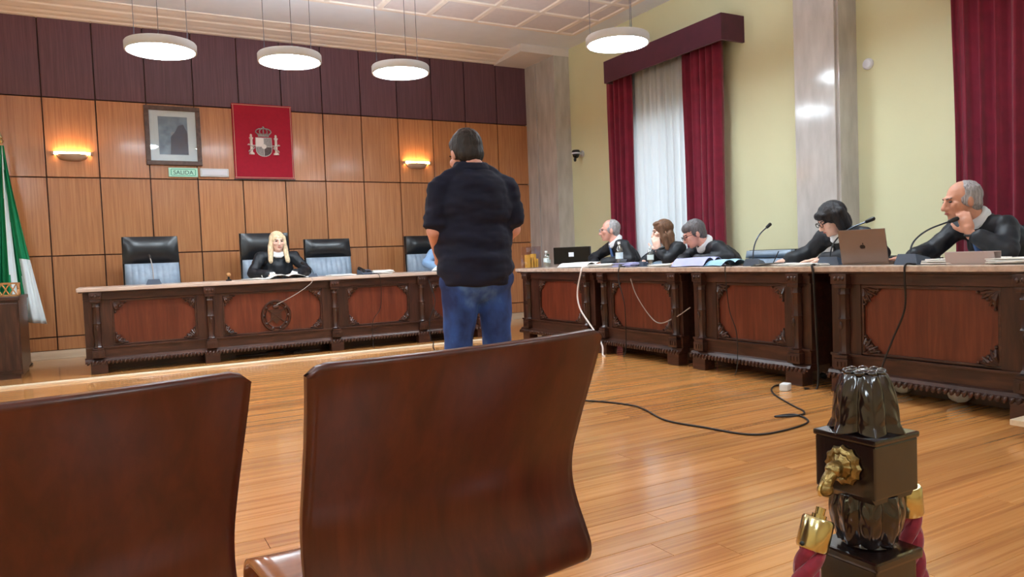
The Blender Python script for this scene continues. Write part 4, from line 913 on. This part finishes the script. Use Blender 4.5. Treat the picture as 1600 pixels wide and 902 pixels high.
# ================================================================== LEFT TABLE AND FLAG
t = thing('side_cabinet', 'dark wooden side cabinet at the left edge below the flag', 'cabinet', (-.78, 8.62, 0))
MB().box(-.80, -.012, .015, .88, .05, .775, .004).build('body', 'desk_wood', t); MB().box(-.84, .0, -.01, .90, .775, .815, .008).build('top', 'desk_wood', t)
MB().box(-.80, -.03, .03, .86, 0, .05).build('plinth', 'desk_wood', t)
for k in range(2): d = MB().box(-.79+k*.39, -.41+k*.39, -.003, .016, .09, .75, .005).build('door', 'desk_wood_vertical', t); MB().ell((-.43+k*.05, -.014, .44), (.014, .014, .014)).build('knob', 'brass_old', d, 1)
t = thing('lattice_basket', 'pale wooden lattice basket on the dark side cabinet', 'basket', (-.98, 8.78, .816))
m = MB(); m.box(-.18, .18, -.12, .12, 0, .014); m.build('base', 'lattice_wood', t)
m = MB(); m.box(-.19, .19, -.13, -.118, .118, .134); m.box(-.19, .19, .118, .13, .118, .134); m.box(-.19, -.178, -.118, .118, .118, .134); m.box(.178, .19, -.118, .118, .118, .134); m.build('rim', 'lattice_wood', t)
for k in range(6):
    for s in (-1, 1):
        x = -.15+k*.06; MB().tube([(x-s*.03, -.124, .01), (x+s*.03, -.124, .122)], .006, 5).build('slat', 'lattice_wood', t)
for k in range(4):
    for s in (-1, 1):
        y = -.09+k*.06; MB().tube([(.184, y-s*.03, .01), (.184, y+s*.03, .122)], .006, 5).build('slat', 'lattice_wood', t)
t = thing('flag', 'green and white flag draped on a pole at the left edge', 'flag', (-.965, 9.86, 0))
MB().tube([(0, 0, .05), (0, 0, 2.50)], .014, 8).build('pole', 'lattice_wood', t, 1)
MB().lathe([(.001, 0), (.16, 0), (.16, .02), (.05, .04), (.03, .08), (.001, .08)], 20).build('stand', 'black_plastic', t, 1)
MB().lathe([(.001, 2.49), (.018, 2.49), (.03, 2.515), (.018, 2.535), (.026, 2.55), (.012, 2.585), (.001, 2.62)], 10).build('finial', 'brass', t, 1)
fl = MB(); nu, nv = 48, 30
def ffn(u, v):          # u across the gathered cloth (pole -> free edge), v down
    z = 2.46-1.95*v*(.55+.45*(1-u*.0))-(.0 if u < .5 else .12*v*(u-.5))
    sp = .02+.30*v**1.15
    a = u*2*pi*2.5
    return (-.20*v*(1-u)+u*sp*1.0+.012*sin(a), -.035-.045*v*cos(a)-.02*sin(3*a+v*3), z)
fl.sheet(ffn, nu, nv, .002, (0, 1, 0))
def fcol(i):
    u = (i % nu)/nu; v = (i//nu)/nv; s = u+.35*(v-.5)
    return 1 if (.36 < u-.05*v < .50) or (v > .60 and u > .72-.1*(v-.6)) else 0
fl.m = [fcol(i) if i < nu*nv else (fcol(i-nu*nv) if i < 2*nu*nv else 0) for i in range(len(fl.f))]
fl.build('cloth', ['flag_green', 'flag_white'], t, 2)

# ================================================================== FRONT CHAIRS
def shell_chair(cx, cy, rz, label):
    t = thing('shell_chair', label, 'chair', (cx, cy, 0), rz, 'brown moulded wood public chairs')   # sits facing +y, origin under the backrest
    prof = [(-.015, .880), (-.002, .84), (.026, .77), (.056, .70), (.080, .64), (.088, .59), (.082, .545), (.066, .50), (.056, .465), (.064, .437), (.10, .425)]
    wd = [.284, .281, .276, .272, .270, .270, .272, .273, .272, .266, .255]
    P = bez([(0, a, b) for a, b in prof], 4); Wd = [p.x for p in bez([(w, 0, 0) for w in wd], 4)]
    N = len(P)-1
    def fn(u, v):
        i = min(N, int(round(v*N))); x = (u-.5)*2; w = Wd[i]
        cr = .035*(1-min(1, v*1.2))        # wings curve forward at the top
        zz = P[i].z; yy = P[i].y+cr*abs(x)**2.2
        # rounded top corners
        if i == 0: zz -= .016*max(0, (abs(x)-.90)/.10)**2
        if i == 1: zz -= .006*max(0, (abs(x)-.90)/.10)**2
        return (x*w, yy, zz)
    MB().sheet(fn, 40, N, .016, (0, 1, .12)).build('backrest', 'chair_shell_wood', t, 2)
    ps = [(.11, .432), (.15, .44), (.22, .446), (.32, .455), (.40, .465), (.44, .462), (.462, .445), (.468, .42)]
    Q = bez([(0, a, b) for a, b in ps], 3); NQ = len(Q)-1
    MB().sheet(lambda u, v: ((u-.5)*2*.25, Q[int(round(v*NQ))].y, Q[int(round(v*NQ))].z+.012*((u-.5)*2)**2), 14, NQ, .014, (0, 0, -1)).build('seat', 'chair_seat_wood', t, 2)
    MB().box(-.25, .25, .22, .28, .385, .425, .006).build('seat_beam', 'dark_steel', t)
    for s in (-1, 1):
        MB().tube(bez([(s*.20, .25, .395), (s*.21, .10, .25), (s*.22, .03, .012)], 5), .014, 8).build('leg', 'steel', t, 1)
        MB().tube(bez([(s*.20, .25, .395), (s*.21, .38, .25), (s*.22, .44, .012)], 5), .014, 8).build('leg', 'steel', t, 1)
        MB().box(s*.275-.03, s*.275+.03, .17, .30, .405, .43, .006).build('link_bracket', 'dark_steel', t)
    return t
shell_chair(.514, 1.03, .16, 'brown moulded wooden chair in front of the standing man, backrest towards viewer')
shell_chair(-.118, .965, .13, 'brown moulded wooden chair cut off by the left edge, backrest towards viewer')

# ================================================================== STANCHION POST AND ROPES
PX, PY = 1.168, .832
t = thing('barrier_post', 'dark carved wooden barrier post with acanthus top and brass rosette', 'post', (PX, PY, 0))
MB().box(-.085, .085, -.085, .085, 0, .03, .006).build('plinth', 'post_wood', t)
MB().box(-.056, .056, -.056, .056, .03, .46, .004).build('shaft', 'post_wood', t)
MB().box(-.064, .064, -.064, .064, .46, .478, .005).build('shaft_cap', 'post_wood', t)
def leafy(z0, z1, radius, nleaf, flare, na=128, nz=44):
    m = MB(); vs = []; fs = []
    for j in range(nz+1):
        tt = j/nz; z = z0+(z1-z0)*tt
        for k in range(na):
            a = 2*pi*k/na; q = (a*nleaf/(2*pi)) % 1; d = abs(q-.5)*2              # d: 0 on the midrib, 1 between two leaves
            rib = .05*max(0, 1-d*6); edge = .15*(1-d**3)
            lob = .022*sin(2*pi*(tt*2.6-d*.75))*min(1, d*3)*(1-d**4)
            tip = flare*max(0, 1-tt*7)*(1-d)
            r = radius(tt)*(1+rib+edge+lob-.07+tip)
            vs.append((r*cos(a+.35), r*sin(a+.35), z-.006*max(0, 1-tt*6)*(1-d)))
    for j in range(nz):
        for k in range(na): fs.append((j*na+k, j*na+(k+1) % na, (j+1)*na+(k+1) % na, (j+1)*na+k))
    fs.append(tuple(range(na-1, -1, -1))); fs.append(tuple(nz*na+k for k in range(na)))
    return m.add(vs, fs)
v = leafy(.49, .578, lambda q: .036+.020*sin(pi*min(1, .12+q*.62)), 8, 0).build('vase', 'post_wood', t, 2)
MB().lathe([(.040, .478), (.044, .484), (.040, .491), (.03, .494)], 28).build('vase_foot', 'post_wood', v, 1)
m = MB(); m.box(-.059, .059, -.059, .059, .582, .675, .003); m.prism([(-.05, .572), (.05, .572), (.059, .583), (-.059, .583)], -.052, .052); m.build('block', 'post_wood', t)
MB().box(-.062, .062, -.062, .062, .6755, .686, .004).build('block_cap', 'post_wood', t)
f = leafy(.690, .789, lambda q: .0515*(1-.10*q-.26*q**4), 6, .18).build('acanthus_finial', 'post_wood', t, 2)
tp = MB()
for k in range(9):
    a = 2*pi*k/9; d = Vector((cos(a), sin(a), 0)); tp.ell(d*.028+Vector((0, 0, .790)), (.010, .010, .007), None, 8, 6)
tp.ell((0, 0, .788), (.018, .018, .008)); tp.build('top_rosette', 'post_wood', f, 1)
# brass rosettes and knobs on the -x and +x faces
for s in (-1, 1):
    rs = MB().lathe([(.030, 0), (.034, .003), (.031, .009), (.024, .012), (.020, .010), (.012, .016), (.001, .018)], 36, (s*.059, 0, .632), (s, 0, 0), mod=lambda a, z: 1+.07*cos(12*a)).build('brass_rosette', 'brass_old', t, 1)
    kn = MB(); kn.tube(bez([(s*.072, 0, .632), (s*.088, 0, .626), (s*.104, 0, .612), (s*.110, 0, .598)], 4), .011, 10, None); kn.ell((s*.086, 0, .628), (.015, .015, .015)); kn.ell((s*.110, 0, .598), (.014, .014, .012)); kn.build('brass_knob', 'brass_old', rs, 1)
def barrier_rope(s, label):
    A = Vector((PX+s*.112, PY, .602))
    t = thing('barrier_rope', label, 'rope', A, 0, 'twisted red barrier ropes')
    pts = [(s*.0, 0, -.025), (s*.016, 0, -.05), (s*.030, 0, -.085), (s*.055, 0, -.15), (s*.10, 0, -.235), (s*.17, 0, -.315), (s*.30, 0, -.40), (s*.48, 0, -.46), (s*.66, 0, -.48)]
    if s > 0: pts = [(0, 0, -.02), (.004, 0, -.04), (.008, 0, -.075), (.012, 0, -.14), (.03, 0, -.225), (.08, 0, -.31), (.2, 0, -.40), (.4, 0, -.46), (.62, 0, -.48)]
    C = bez(pts, 14)
    d0 = (C[30]-C[20]).normalized()
    MB().tube([Vector((0, 0, 0))+Vector((cos(a)*.013*s, 0, -.004+sin(a)*.015)) for a in [k*2*pi/14-.6 for k in range(12)]], .0032, 6).build('hook', 'brass', t, 1)
    c0 = Vector(pts[1]); ax = (Vector(pts[2])-c0).normalized()
    MB().lathe([(.008, -.018), (.008, -.006), (.012, -.006), (.012, .0), (.024, .0), (.0265, .004), (.0265, .05), (.0245, .054), (.022, .054)], 28, c0, ax).build('brass_end_cap', 'brass', t, 1)
    MB().ell(c0+ax*.044-Vector((s*-1*.0, .0, 0))+Vector((s*.026, -.0, .006)), (.004, .004, .004)).build('set_screw', 'black_plastic', t, 1)
    st = [p for p in C if (p-c0).dot(ax) > .046]
    Lg = 0
    for k in range(3):
        path = []; Lg = 0
        fine = bez(st[::4], 8)
        for i, p in enumerate(fine):
            tn = (fine[min(i+1, len(fine)-1)]-fine[max(i-1, 0)]).normalized(); n1 = Vector((0, 1, 0)); n2 = tn.cross(n1)
            if i: Lg += (p-fine[i-1]).length
            a = Lg/.13*2*pi+k*2*pi/3; path.append(p+(n1*cos(a)+n2*sin(a))*.0115)
        MB().tube(path, .0125, 9).build('strand', 'rope_red', t, 1)
barrier_rope(-1, 'twisted red barrier rope with brass cap, hooked left of the carved post')
barrier_rope(1, 'twisted red barrier rope with brass cap, right of the carved post')
